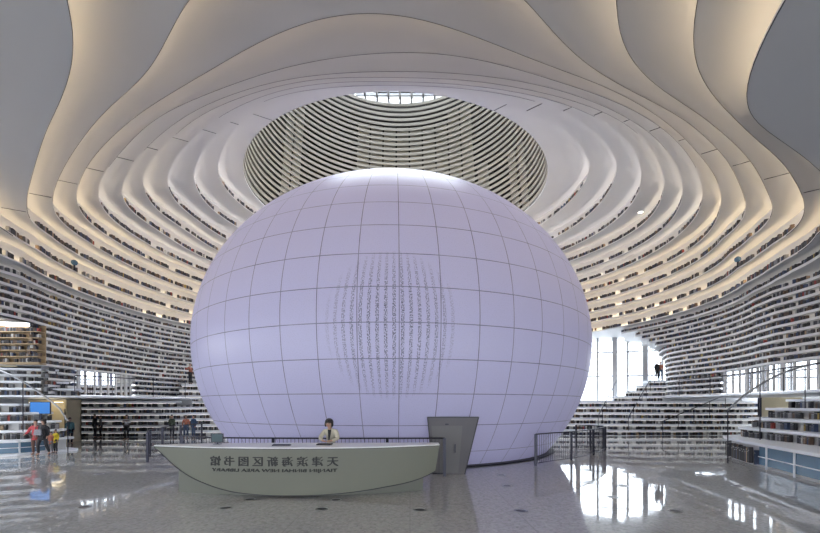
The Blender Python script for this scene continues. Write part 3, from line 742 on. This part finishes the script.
# upper ledges on the left above the balcony
rest = MB()
lu = [(2.86, [(-25, 18.4), (-20.2, 20.1), (-18.1, 21.0), (-16.7, 22.8), (-15.9, 25), (-15.7, 28.5), (-15.7, 30)], [(-26, 30)]),
      (3.24, [(-26, 18.6), (-20.4, 20.2), (-18.5, 21.0), (-17.9, 21.8), (-19, 22.8)], [(-26, 22.9)]),
      (3.60, [(-26, 18.9), (-20.6, 20.3), (-18.9, 21.0), (-18.5, 21.7), (-20.0, 22.5)], [(-26, 22.2)]),
      (3.96, [(-26, 19.2), (-20.9, 20.5), (-19.4, 21.0), (-19.0, 21.5), (-20.7, 22.2)], [(-26, 22.0)]),
      (4.24, [(-26, 18.7), (-20.6, 20.1), (-19.0, 20.7), (-18.6, 21.2), (-20.2, 22.0)], [(-26, 22.1)])]
def slabs_only(name, label, L, off, side_books=True, inset=.32, th=.10, cat='terrace', hb=.28, pxf=None, mi='slab', lit=False):
    o = thing(name, label, cat, (*off, 0)); prev = None
    for i, (z, edge, back) in enumerate(L):
        e_ = smooth_line(edge, .4); mb = MB(); mb.prism(e_+list(back), z-th, z); mb.build('ledge', M[mi], o, off=(*off, 0))
        if prev is not None:
            cx = sum(p[0] for p in back)/len(back); cy = sum(p[1] for p in back)/len(back); m = len(e_)//2
            ins = offset(e_, inset)
            if (ins[m][0]-cx)**2+(ins[m][1]-cy)**2 > (e_[m][0]-cx)**2+(e_[m][1]-cy)**2: ins = offset(e_, -inset)
            mb = MB(); mb.grid([[(*p, prev) for p in ins], [(*p, z-th) for p in ins]]); mb.build('shelf_back', M['riser'], o, off=(*off, 0))
            if lit:
                i2 = offset(e_, inset-.05 if math.hypot(ins[m][0]-offset(e_, inset)[m][0], ins[m][1]-offset(e_, inset)[m][1]) < .01 else -(inset-.05)); mb = MB(); mb.grid([[(*p, z-th-.035) for p in i2], [(*p, z-th-.005) for p in i2]]); mb.build('light_strip', M['soft_strip'], o, off=(*off, 0))  # glowing strip added under each step ledge to brighten the dim shelves
            if side_books: run_local(rest, e_, ins, prev, min(hb, z-th-prev-.03), wmin=.05, wmax=.14, px=pxf)
        prev = z
    return o
slabs_only('balcony', 'white balcony on the left with three low shelf ledges under the overhang', lu, (-22, 24), cat='balcony')
ru = [(2.97, [(15.9, 8), (16.1, 15.6), (16.7, 18), (17.3, 20), (18.1, 24), (18.4, 27.5), (17.6, 30)], [(27, 30), (27, 8)])]
slabs_only('balcony', 'white balcony on the right below the narrow glazed band', ru, (22, 20), cat='balcony')
# row of books standing on the balconies below the glazed bands
for (lo, hi, s) in ((21.8, 27.2, -1), (15.7, 22.6, 1)):
    pass
# stepped seating hills at the back, both sides of the sphere
hl = [(.44*n, [(-26, 29.2), (-19.5, 29.2), (-17.2, 29.2+.12*n), (-15.5, 29.3+.42*n), (-8.5, 29.4+.46*n)], [(-8.5, 36), (-26, 36)]) for n in range(1, 7)]
hl += [(.44*n, [(-17.75, 28.6+.27*n), (-8.5, 29.4+.46*n)], [(-8.5, 36), (-17.0, 35)]) for n in range(7, 10)]
hl = [(.02, [(-26, 29.1), (-19.5, 29.1), (-17.2, 29.15), (-15.5, 29.3), (-8.5, 29.4)], [(-8.5, 36), (-26, 36)])]+hl
slabs_only('seating_steps', 'wide white bookshelf steps rising at the back left of the sphere', hl, (-15, 31), cat='steps', th=.15, lit=True)
hr = [(.02, [(8, 30.2), (13.5, 30.2), (16.5, 30.3), (19, 30.7), (28.5, 30.7)], [(28.5, 33), (12, 38.5), (8, 38.5)])]
hr += [(.44*n, [(8, 30.3+.5*n), (13.5, 30.2+.48*n), (16.5, 30.2+.32*n), (19.3, 30.7), (28.5, 30.7)], [(28.5, 33), (12, 38.5), (8, 38.5)]) for n in range(1, 7)]
hr += [(.44*n, [(16.4+(n-6)*.95, 33.9), (17.2+(n-6)*1.0, 33.0+.05*n), (19.2+(n-6)*.9, 30.5+.2*n), (23, 30.5+.2*n)], [(23, 35), (16.4+(n-6)*.95, 35)]) for n in range(7, 11)]
slabs_only('seating_steps', 'wide white bookshelf steps rising at the back right toward the tall window', hr, (18, 33), cat='steps', th=.15, lit=True)
# doorway in the left lower wall, and warm alcove above
al = thing('doorway_alcove', 'beige doorway alcove beside the left terrace', 'alcove', (-22.6, 25.8, 0))
mb = MB(); mb.box(-25, -21.6, 26.2, 26.3, 0, 2.7); mb.box(-21.7, -21.6, 25.2, 26.3, 0, 2.7); mb.build('alcove_wall', M['beige'], al, off=(-22.6, 25.8, 0))
mb = MB(); mb.box(-22.55, -22.0, 26.1, 26.19, 0, 2.1); p = mb.build('door_leaf', M['dark'], al, off=(-22.6, 25.8, 0)); 
mb = MB(); mb.box(-21.95, -21.72, 26.05, 26.19, 0, 2.6); mb.build('light_jamb', M['panel'], al, off=(-22.6, 25.8, 0))
mb = MB(); mb.box(-24, -22.2, 25.2, 25.6, 2.5, 2.54); mb.build('ceiling_lamp', mat('alcove_lamp', (1, .9, .7), .5, emit=(1, .85, .6), es=3.5), al, off=(-22.6, 25.8, 0))
al = thing('doorway_alcove', 'small beige doorway under the right balcony behind the terrace', 'alcove', (25, 27, 0))
mb = MB(); mb.box(23.6, 26.5, 27.0, 27.1, 0, 2.85); mb.build('alcove_wall', M['beige'], al, off=(25, 27, 0))
mb = MB(); mb.box(23.55, 23.65, 26.9, 27.1, 0, 2.85); mb.build('jamb', M['dark'], al, off=(25, 27, 0))
wc = thing('wood_bookcase', 'warm lit wooden bookcase niche at the left edge under the overhang', 'bookcase', (-20.5, 22, 4.35))
mb = MB(); mb.box(-27, -19.9, 20.2, 20.3, 4.3, 6.35); mb.build('back_panel', M['beige'], wc, off=(-20.5, 22, 4.35))
# ---------------------------------------------------------------- bookcase niche on the left
WB = mat('warm_wood', (.42, .30, .17), .6, noise=.1)
mb = MB()
for j in range(6):
    z = 4.40+.30*j; mb.box(-19.9, -17.95, 19.35, 19.7, z, z+.04)
mb.box(-19.95, -19.88, 19.35, 19.7, 4.40, 6.25); mb.box(-19.9, -17.95, 19.35, 19.75, 4.34, 4.38)
mb.build('shelf_frame', WB, wc, off=(-20.5, 22, 4.35))
mb = MB(); mb.box(-19.9, -17.95, 19.7, 19.74, 4.4, 6.25); mb.build('shelf_back', WB, wc, off=(-20.5, 22, 4.35))
mb = MB(); mb.box(-21.5, -19.0, 18.6, 18.75, 6.16, 6.19); mb.build('ceiling_lamp', bpy.data.materials['alcove_lamp'], wc, off=(-20.5, 22, 4.35))
for j in range(6):
    book_run(rest, [(-19.85, 19.38), (-17.98, 19.38)], 4.44+.30*j, .2, (-18, 0), face=.02, dens=.9, wmin=.04, wmax=.1)

# ---------------------------------------------------------------- all the books
# the 300 that show largest stand as books of their own, the rest is one object
near_items.sort(key=lambda q: math.hypot(q[0][0], q[0][1])-(4 if q[7][0] == 'right' else 2)+(100 if abs(q[0][0]/q[0][1]*400) > 411 else 0))
cache = {}
for q in near_items[:300]:
    p, t, n, wd, dep, z, h, (sd, row) = q
    mb = MB(); mb.box(-wd/2, wd/2, 0, dep, 0, h); mb.box(-wd/2-.001, wd/2+.001, -.001, .004, h*.78, h*.82, 1)
    c = pick_book(); o = mb.build('book', [BK[c], BK[7 if c < 5 else 0]])
    o.location = (p[0], p[1], z+.001); o.rotation_euler = (0, 0, math.atan2(t[1], t[0]) if n[0]*-t[1]+n[1]*t[0] > 0 else math.atan2(t[1], t[0])+math.pi)
    if sd == 'right': lab = 'small book in the %s row of the white curved terrace at the right edge' % ROWN[row]
    else: lab = 'small book in the %s row of the stepped terrace at the far left' % ROWN[row-1]
    tag(o, lab, 'book', '%s row of the %s terrace' % (ROWN[row if sd == 'right' else row-1], sd))
for q in near_items[300:]:
    rest.obox(q[0], q[1], q[2], q[3], q[4], q[5], q[5]+q[6], pick_book())
n0 = len(rest.v); rest.v += far_books.v; rest.f += [tuple(i+n0 for i in f) for f in far_books.f]; rest.m += far_books.m
def fast_build(mb, name, m):
    me = bpy.data.meshes.new(name); me.from_pydata(mb.v, [], mb.f); me.update()
    me.polygons.foreach_set('material_index', mb.m)
    return link(name, me, m)
o = fast_build(rest, 'books', BK); tag(o, 'thousands of dark and pale books lining the white ledges all round the hall', 'books', kind='stuff')

# ---------------------------------------------------------------- lamps and cameras
for x, y in [(84, 507), (99, 474), (2, 506), (226, 508), (322, 509), (420, 510), (250, 499.5), (336, 500), (501, 475), (507, 486), (521, 511), (613, 497), (623, 486), (675, 511), (670, 467), (700, 475), (737, 486), (790, 497)]:
    d = 400*2.413/(y-404); X = (x-410)/400*d
    where = 'in front of the desk' if 200 < x < 440 and y > 495 else ('on the floor left of the desk' if x < 200 else 'on the floor right of the sphere')
    o = thing('floor_light', 'round dark recessed floor light '+where, 'light', (X, d, 0), group='recessed floor lights '+where)
    mb = MB(); mb.lathe([(.0, .006), (.11, .006), (.11, .004)], n=20); mb.build('lens', M['dark'], o)
    mb = MB(); mb.lathe([(.11, .001), (.11, .009), (.145, .007), (.15, .001)], n=24); mb.build('rim', M['steel'], o)
for X, Y, s in ((-15.35, 27.0, 'left'), (14.75, 25.6, 'right')):
    o = thing('downlight', 'small bright round lamp in the ceiling ledge %s of the sphere' % s, 'light', (X, Y, zk(3)-.005))
    mb = MB(); mb.lathe([(.0, -.02), (.13, -.02), (.13, 0)], n=16); mb.build('lens', M['lamp'], o)
    mb = MB(); mb.lathe([(.13, 0), (.13, -.035), (.19, -.03), (.2, 0)], n=20); mb.build('rim', M['steel'], o)
def on_ledge(k, px, side):
    best = min(range(NT), key=lambda i: (abs((PL[k][i][0]/max(PL[k][i][1], .1))*400+410-px)+(0 if (PL[k][i][1] > 16 and PL[k][i][0]*side > 0) else 1e4)))
    return PL[k][best]
for k, px, s in ((10, 75, -1), (10, 739, 1)):
    X, Y = on_ledge(k, px, s)
    o = thing('security_camera', 'small dark camera standing on the book ledge at the %s' % ('left' if s < 0 else 'right'), 'camera', (X-.0*s, Y, zk(k)+TKL(k)))
    mb = MB(); mb.box(-.03, .03, -.03, .03, 0, .35); mb.lathe([(.12, 0), (.12, .02), (.0, .02)], n=14); mb.build('mount', M['dark'], o)
    mb = MB(); mb.lathe([(.0, .28), (.1, .31), (.15, .40), (.13, .5), (.05, .56), (0, .57)], n=14); mb.build('camera_dome', M['blue'], o)
# information screen on the left terrace
o = thing('information_screen', 'bright blue screen standing on the left terrace behind the family', 'screen', (-18.8, 20.35, 1.58))
mb = MB(); mb.box(-.55, .50, .0, .05, .32, .95); mb.build('screen_frame', M['dark'], o)
mb = MB(); mb.box(-.52, .47, -.006, 0, .35, .92); mb.build('display', M['screenblue'], o)
mb = MB(); mb.box(-.05, .05, 0, .05, 0, .34); mb.box(-.3, .3, -.1, .15, 0, .02); mb.build('stand', M['dark'], o)

# ---------------------------------------------------------------- stair handrails
def stair_rail(name, label, pts, posts, drop, group=None, r=.04, m='steel'):
    o = thing(name, label, 'handrail', pts[0]); line = smooth_line(pts, .2)
    mb = MB(); mb.tube(line, r, 8); mb.build('rail', M[m], o, off=pts[0])
    for i, zf in posts:
        p = pts[i]; mb = MB(); mb.tube([(p[0], p[1], zf), (p[0], p[1], p[2])], .02, 6); mb.build('post', M['dark'], o, off=pts[0])
    return o
stair_rail('curved_handrail', 'steel handrail sweeping up over the right terrace', [(12.95, 16.3, 2.17), (13.6, 16.3, 2.75), (14.35, 16.4, 3.2), (15.2, 16.4, 3.65), (16.0, 16.2, 3.95), (16.9, 16.0, 4.15)], [(0, 0), (2, .95), (4, 2.24)], 0)
stair_rail('curved_handrail', 'steel handrail arching down over the left terrace', [(-16.25, 19.0, 1.60), (-16.55, 18.9, 2.2), (-17.05, 18.7, 2.75), (-17.9, 18.5, 3.45), (-18.9, 18.4, 3.95), (-20, 18.4, 4.15)], [(0, 0), (3, 1.14)], 0)
def up_rail(label, p0, p1, n, base=.44):
    pts = [(p0[0]+(p1[0]-p0[0])*i/n, p0[1]+(p1[1]-p0[1])*i/n, p0[2]+(p1[2]-p0[2])*i/n+1.0) for i in range(n+1)]
    stair_rail('stair_handrail', label, pts, [(i, pts[i][2]-1.0) for i in range(n+1)], 1, m='dark', r=.03)
up_rail('dark stair handrail climbing the back right steps closest to the sphere', (14.4, 30.6, .5), (17.6, 34.0, 3.5), 5)
up_rail('dark stair handrail climbing the middle of the back right steps', (16.6, 30.4, .4), (20.3, 33.2, 4.1), 6)
up_rail('dark stair handrail rising on the right side of the back right steps', (19.2, 30.4, .1), (25.0, 30.2, 2.6), 5)
up_rail('dark stair handrail climbing the back left steps beside the sphere', (-13.6, 30.4, .6), (-16.9, 32.2, 3.2), 5)
def flat_rail(label, pts, z):
    P = [(x, y, z+1.05) for x, y in pts]; stair_rail('balcony_handrail', label, P, [(i, z) for i in range(len(P))], 1, m='dark', r=.028)
flat_rail('thin dark balcony rail in front of the right glazed band', [(16.25, 15.8), (16.8, 18), (17.45, 20.5), (18.0, 24), (18.3, 27.2)], 2.97)
flat_rail('thin dark balcony rail in front of the left glazed band', [(-17.6, 21.0), (-16.75, 22.5), (-16.05, 25), (-15.85, 28.2)], 2.86)

# ---------------------------------------------------------------- people
def cloth(name, col, rough=.8): return mat(name, col, rough, noise=.12, nscale=9)
SKIN = mat('skin', (.55, .34, .25), .5, noise=.05); HAIR = mat('dark_hair', (.02, .015, .013), .5, noise=.2, nscale=40); SHOE = mat('shoe', (.03, .03, .03), .5)
def skin_mesh(name, verts, edges, m, parent, root=0, sub=1, yscale=None):
    me = bpy.data.meshes.new(name); me.from_pydata([v[:3] for v in verts], edges, []); me.update()
    o = bpy.data.objects.new(name, me); C.objects.link(o)
    md = o.modifiers.new('skin', 'SKIN'); md.use_smooth_shade = True; md.branch_smoothing = .6
    for i, v in enumerate(verts):
        sv = me.skin_vertices[0].data[i]; r = v[3]; sv.radius = (r, r*(v[4] if len(v) > 4 else 1)); sv.use_root = (i == root)
    s = o.modifiers.new('sub', 'SUBSURF'); s.levels = sub; s.render_levels = sub
    bpy.context.view_layer.update(); dg = bpy.context.evaluated_depsgraph_get()
    nm = bpy.data.meshes.new_from_object(o.evaluated_get(dg)); bpy.data.objects.remove(o); nm.materials.clear()
    for p in nm.polygons: p.use_smooth = True
    return link(name, nm, m, parent)
def person(label, loc, rz, h, top, legs, hair=HAIR, pose=None, coat=.0, hair_long=False, face=False, group=None, skirt=None):
    o = thing('person', label, 'person', loc, rz); k = h/1.7
    J = dict(pel=(0, 0, .93), spi=(0, 0, 1.12), che=(0, 0, 1.30), nec=(0, .01, 1.44), hb=(0, -.005, 1.52), hd=(0, -.015, 1.585), ht=(0, -.01, 1.645),
             sl=(-.165, 0, 1.37), el=(-.215, .03, 1.11), wl=(-.215, -.04, .88), fl=(-.21, -.07, .80),
             sr=(.165, 0, 1.37), er=(.215, .03, 1.11), wr=(.215, -.04, .88), fr=(.21, -.07, .80),
             hl=(-.09, 0, .90), kl=(-.10, -.02, .50), al=(-.10, .02, .09), tl=(-.11, -.12, .035),
             hr=(.09, 0, .90), kr=(.10, -.02, .50), ar=(.10, .02, .09), tr=(.11, -.12, .035))
    if pose: J.update(pose)
    def V(n, r, q=1): a = J[n]; return (a[0]*k, a[1]*k, a[2]*k, r*k, q)
    b = [V('pel', .11, .8), V('spi', .10, .8), V('che', .12, .75), V('nec', .05), V('hb', .052), V('hd', .108 if face else .086, 1.1), V('ht', .08 if face else .06, 1.1),
         V('sl', .055), V('el', .04), V('wl', .027), V('fl', .03, .5), V('sr', .055), V('er', .04), V('wr', .027), V('fr', .03, .5),
         V('hl', .085), V('kl', .055), V('al', .038), V('tl', .035, .7), V('hr', .085), V('kr', .055), V('ar', .038), V('tr', .035, .7)]
    E_ = [(0, 1), (1, 2), (2, 3), (3, 4), (4, 5), (5, 6), (2, 7), (7, 8), (8, 9), (9, 10), (2, 11), (11, 12), (12, 13), (13, 14), (0, 15), (15, 16), (16, 17), (17, 18), (0, 19), (19, 20), (20, 21), (21, 22)]
    skin_mesh('body', b, E_, SKIN, o, 0, 2 if face else 1)
    g = .018+coat
    def W(a, b_, t): A, B = J[a], J[b_]; return tuple((A[i]+(B[i]-A[i])*t)*k for i in range(3))
    t = [V('pel', .125+g, .85), V('spi', .112+g, .85), V('che', .13+g, .8), V('nec', .062), V('sl', .078+g*.4), V('el', .05+g*.4), (*W('el', 'wl', .9), .04*k), V('sr', .078+g*.4), V('er', .05+g*.4), (*W('er', 'wr', .9), .04*k)]
    te = [(0, 1), (1, 2), (2, 3), (2, 4), (4, 5), (5, 6), (2, 7), (7, 8), (8, 9)]
    if coat:
        t.append((J['pel'][0]*k, J['pel'][1]*k, (J['pel'][2]-.22)*k, (.15+coat)*k, .9)); te.append((0, len(t)-1))
    skin_mesh('jacket', t, te, top, o, 0, 2 if face else 1)
    l = [V('pel', .125, .85), V('hl', .098), V('kl', .068), (*W('kl', 'al', .95), .05*k), V('hr', .098), V('kr', .068), (*W('kr', 'ar', .95), .05*k)]
    skin_mesh('trousers', l, [(0, 1), (1, 2), (2, 3), (0, 4), (4, 5), (5, 6)], legs, o, 0, 1)
    for s in 'lr':
        a, b_ = J['a'+s], J['t'+s]; skin_mesh('shoe', [(a[0]*k, (a[1]+.03)*k, .05*k, .048*k), (b_[0]*k, (b_[1]+.02)*k, max(.045, b_[2])*k, .045*k, .9)], [(0, 1)], SHOE, o, 0, 1)
    hd, ht, hb = J['hd'], J['ht'], J['hb']
    hv = [(hd[0]*k, (hd[1]+.045)*k, (hd[2]+.012)*k, .092*k), (ht[0]*k, (ht[1]+.025)*k, (ht[2]+.02)*k, .094*k), (ht[0]*k, (ht[1]-.035)*k, (ht[2]+.03)*k, .066*k)]
    he = [(0, 1), (1, 2)]
    if hair_long: hv.append((hb[0]*k, (hb[1]+.07)*k, (hb[2]-.05)*k, .075*k)); he.append((0, 3))
    if not face: skin_mesh('hair', hv, he, hair, o, 0, 1)
    return o, J, k
PK = cloth('pink_red_cloth', (.55, .08, .09)); BL = cloth('black_cloth', (.025, .025, .03)); WH = cloth('white_cloth', (.62, .62, .64)); YE = cloth('yellow_cloth', (.75, .58, .04))
GY = cloth('grey_cloth', (.2, .2, .22)); NV = cloth('navy_cloth', (.04, .08, .16)); OR = cloth('rust_cloth', (.45, .16, .10)); BRN = cloth('brown_cloth', (.17, .09, .07)); CR = cloth('cream_suit', (.60, .56, .45)); GR = cloth('dark_green_cloth', (.08, .10, .07)); TEAL = cloth('teal_cloth', (.08, .18, .2))
def at(px, py, z=0):
    d = 400*(2.413-z)/(py-404); return ((px-410)/400*d, d, z)
walk = dict(kl=(-.10, -.16, .52), al=(-.10, -.12, .10), tl=(-.11, -.26, .06), kr=(.10, .04, .50), ar=(.10, .22, .13), tr=(.11, .10, .035), el=(-.23, .10, 1.12), wl=(-.23, .10, .9), fl=(-.23, .1, .82))
hold = dict(el=(-.22, -.02, 1.10), wl=(-.08, -.22, 1.12), fl=(-.02, -.24, 1.13), er=(.22, -.02, 1.10), wr=(.08, -.22, 1.10), fr=(.02, -.24, 1.10))
# family at the left, walking towards the camera
person('person in a red jacket and brown trousers walking at the left of the family group', at(35.5, 455), .15, 1.66, PK, BRN, pose=dict(er=(.25, -.04, 1.12), wr=(.28, -.18, 1.1), fr=(.28, -.24, 1.1), el=(-.30, 0, 1.14), wl=(-.42, -.06, 1.0), fl=(-.46, -.08, .95)), coat=.02)
person('person in black holding a patterned bag in the middle of the family group', at(43.2, 455.8), 0, 1.70, BL, BL, pose=walk, coat=.03, hair_long=True)
person('small child in a yellow coat walking at the right of the family group', at(55.5, 453), -.2, 1.16, YE, BL, coat=.03)
person('small child half hidden between the adult in black and the child in yellow', at(50.8, 453.2), .1, 1.05, OR, GY, coat=.02)
bg_ = mat('patterned_bag', (.24, .24, .27), .7, noise=.6, nscale=14)
bx_, by_, _ = at(43.2, 455.8)
o = thing('handbag', 'grey and white patterned bag carried in front by the person in black', 'bag', (bx_, by_-.26, .98))
mb = MB(); mb.hexa([(-.17, -.05, 0), (.17, -.05, 0), (.15, .05, 0), (-.15, .05, 0), (-.14, -.03, .26), (.14, -.03, .26), (.13, .04, .26), (-.13, .04, .26)]); mb.build('bag_body', bg_, o)
mb = MB(); mb.tube([(-.12, .01, .25), (-.13, .05, .42), (0, .06, .48), (.13, .05, .42), (.12, .01, .25)], .012, 6); mb.build('strap', M['dark'], o)
person('person in a dark teal top standing by the foot of the left handrail', at(70, 444.5), 1.2, 1.6, TEAL, BL, coat=.01)
# people standing by the lower shelves
person('person in dark clothes browsing the lower shelves beside the beige alcove', at(95, 438.2), 2.6, 1.68, BL, BL, coat=.02)
person('person in a grey jacket standing close beside the browsing person in dark clothes', at(100.5, 438.0), -.8, 1.6, GY, BL, coat=.01)
person('person in a white top and black trousers with raised arms before the lower shelves', at(126.5, 440), 0, 1.68, WH, BL, pose=dict(el=(-.27, -.05, 1.16), wl=(-.12, -.16, 1.28), fl=(-.06, -.18, 1.32), er=(.27, -.05, 1.16), wr=(.12, -.16, 1.28), fr=(.06, -.18, 1.32)))
person('person in dark green seen from behind left of the two by the steps', at(172, 438.5), 3.0, 1.66, GR, BL, coat=.02)
person('person in a rust coloured top beside the back left steps', at(186, 438.5), .3, 1.62, OR, NV)
person('person in navy blue standing closest to the sphere by the back left steps', at(193.5, 438.5), -.4, 1.64, NV, NV, coat=.02)
person('person in rust red standing high on the back left steps', (-17.2, 31.3, 3.965), 1.4, 1.62, OR, BL, pose=dict(el=(-.3, 0, 1.25), wl=(-.5, -.05, 1.3), fl=(-.57, -.05, 1.32)))
person('person in black standing on top of the back right steps', ((657-410)/400*33.7, 33.7, 4.405), .2, 1.65, BL, BL, coat=.02)
person('person in a rust top beside the one in black on the right steps', ((660.5-410)/400*33.9, 33.9, 4.405), -.2, 1.6, OR, NV)
for px, py, z, l, s in ((62, 0, 0, 0, 0),): pass

# attendant behind the desk, on a low platform, looking down at the notebook
pf = MB(); pf.box(-5.6, -.6, 11.72, 12.9, 0, .14)
o = pf.build('platform', M['plinth']); tag(o, 'low staff platform behind the reception desk', 'platform')
lean = dict(pel=(0, .06, .93), spi=(0, .04, 1.12), che=(0, -.03, 1.29), nec=(0, -.07, 1.425), hb=(-.005, -.105, 1.495), hd=(-.01, -.135, 1.555), ht=(-.012, -.125, 1.615),
            sl=(-.165, -.03, 1.36), el=(-.25, -.16, 1.16), wl=(-.10, -.36, 1.115), fl=(-.02, -.42, 1.11), sr=(.165, -.03, 1.36), er=(.25, -.16, 1.16), wr=(.12, -.38, 1.115), fr=(.05, -.45, 1.11))
W_, J, k = person('attendant with short dark hair in a cream suit jacket bending over the desk', (-2.37, 11.95, .14), -.1, 1.84, CR, BL, pose=lean, face=True)
def part_ball(name, c, r, m, parent, sc=(1, 1, 1), n=10):
    mb = MB(); rows = []
    for j in range(1, n):
        a = math.pi*j/n; rows.append([(c[0]+r*sc[0]*math.sin(a)*math.cos(2*math.pi*q/14), c[1]+r*sc[1]*math.sin(a)*math.sin(2*math.pi*q/14), c[2]+r*sc[2]*math.cos(a)) for q in range(14)])
    mb.grid(rows, 0, True); mb.poly(rows[0]); mb.poly(rows[-1]); return mb.build(name, m, parent, smooth=True)
LIP = mat('lips', (.55, .06, .06), .4); EYE_M = mat('eye_dark', (.03, .02, .02), .3)
hx, hy, hz = J['hd'][0]*k, J['hd'][1]*k, J['hd'][2]*k
def ell_rows(mb, c, rx, ry, rz, n=12):
    rows = []
    for j in range(1, n):
        a = math.pi*j/n; rows.append([(c[0]+rx*math.sin(a)*math.cos(2*math.pi*q/16), c[1]+ry*math.sin(a)*math.sin(2*math.pi*q/16), c[2]+rz*math.cos(a)) for q in range(16)])
    mb.grid(rows, 0, True); mb.poly(rows[0]); mb.poly(rows[-1])
mb = MB(); ell_rows(mb, (hx, hy+.035, hz+.055), .128, .118, .118); ell_rows(mb, (hx-.098, hy+.02, hz-.01), .035, .06, .075); ell_rows(mb, (hx+.098, hy+.02, hz-.01), .035, .06, .075)
ell_rows(mb, (hx+.045, hy-.06, hz+.10), .085, .05, .045); ell_rows(mb, (hx, hy+.10, hz-.03), .10, .06, .10)
mb.build('hair', HAIR, W_, smooth=True)
fy = hy-.098
for s in (-1, 1):
    part_ball('eye', (hx+s*.036, fy, hz+.012), .013, EYE_M, W_, (1.3, .6, .7)); part_ball('eyebrow', (hx+s*.036, fy, hz+.036), .014, HAIR, W_, (1.5, .5, .3))
    part_ball('ear', (hx+s*.102, hy-.005, hz-.01), .022, SKIN, W_, (.5, .8, 1.2))
part_ball('nose', (hx, fy-.012, hz-.012), .016, SKIN, W_, (.8, 1.1, 1.4)); part_ball('mouth', (hx, fy+.006, hz-.052), .022, LIP, W_, (1.2, .6, .5))
# shirt front and lapels
cx, cy, cz = J['che'][0]*k, J['che'][1]*k, J['che'][2]*k
mb = MB(); y = cy-.135
mb.hexa([(-.012, y-.02, cz-.2), (.012, y-.02, cz-.2), (.012, y, cz-.2), (-.012, y, cz-.2), (-.055, y+.05, cz+.12), (.055, y+.05, cz+.12), (.05, y+.09, cz+.12), (-.05, y+.09, cz+.12)])
mb.build('blouse', BL, W_)
# hands: palm and five curled fingers each
def hand(side):
    w_ = Vector(J['w'+side])*k; f_ = Vector(J['f'+side])*k; d = (f_-w_).normalized(); up = Vector((0, 0, 1)); sx = d.cross(up).normalized()
    if side == 'l': sx = -sx
    base = w_+d*.03; v = [(*w_, .022)]; e = []
    v.append((*(base+d*.03), .026, .6)); e.append((0, 1))
    for q, L in enumerate((.062, .072, .068, .055)):
        r0_ = base+d*.055+sx*(-.027+.018*q); p1 = r0_+d*L*.5; p2 = p1+d*L*.4-up*.012
        n0_ = len(v); v += [(*r0_, .010), (*p1, .009), (*p2, .007)]; e += [(1, n0_), (n0_, n0_+1), (n0_+1, n0_+2)]
    n0_ = len(v); a = base+d*.01-sx*.03; v += [(*a, .011), (*(a+d*.03-sx*.016), .009), (*(a+d*.052-sx*.012), .008)]; e += [(0, n0_), (n0_, n0_+1), (n0_+1, n0_+2)]
    skin_mesh('hand', v, e, SKIN, W_, 0, 1)
hand('l'); hand('r')
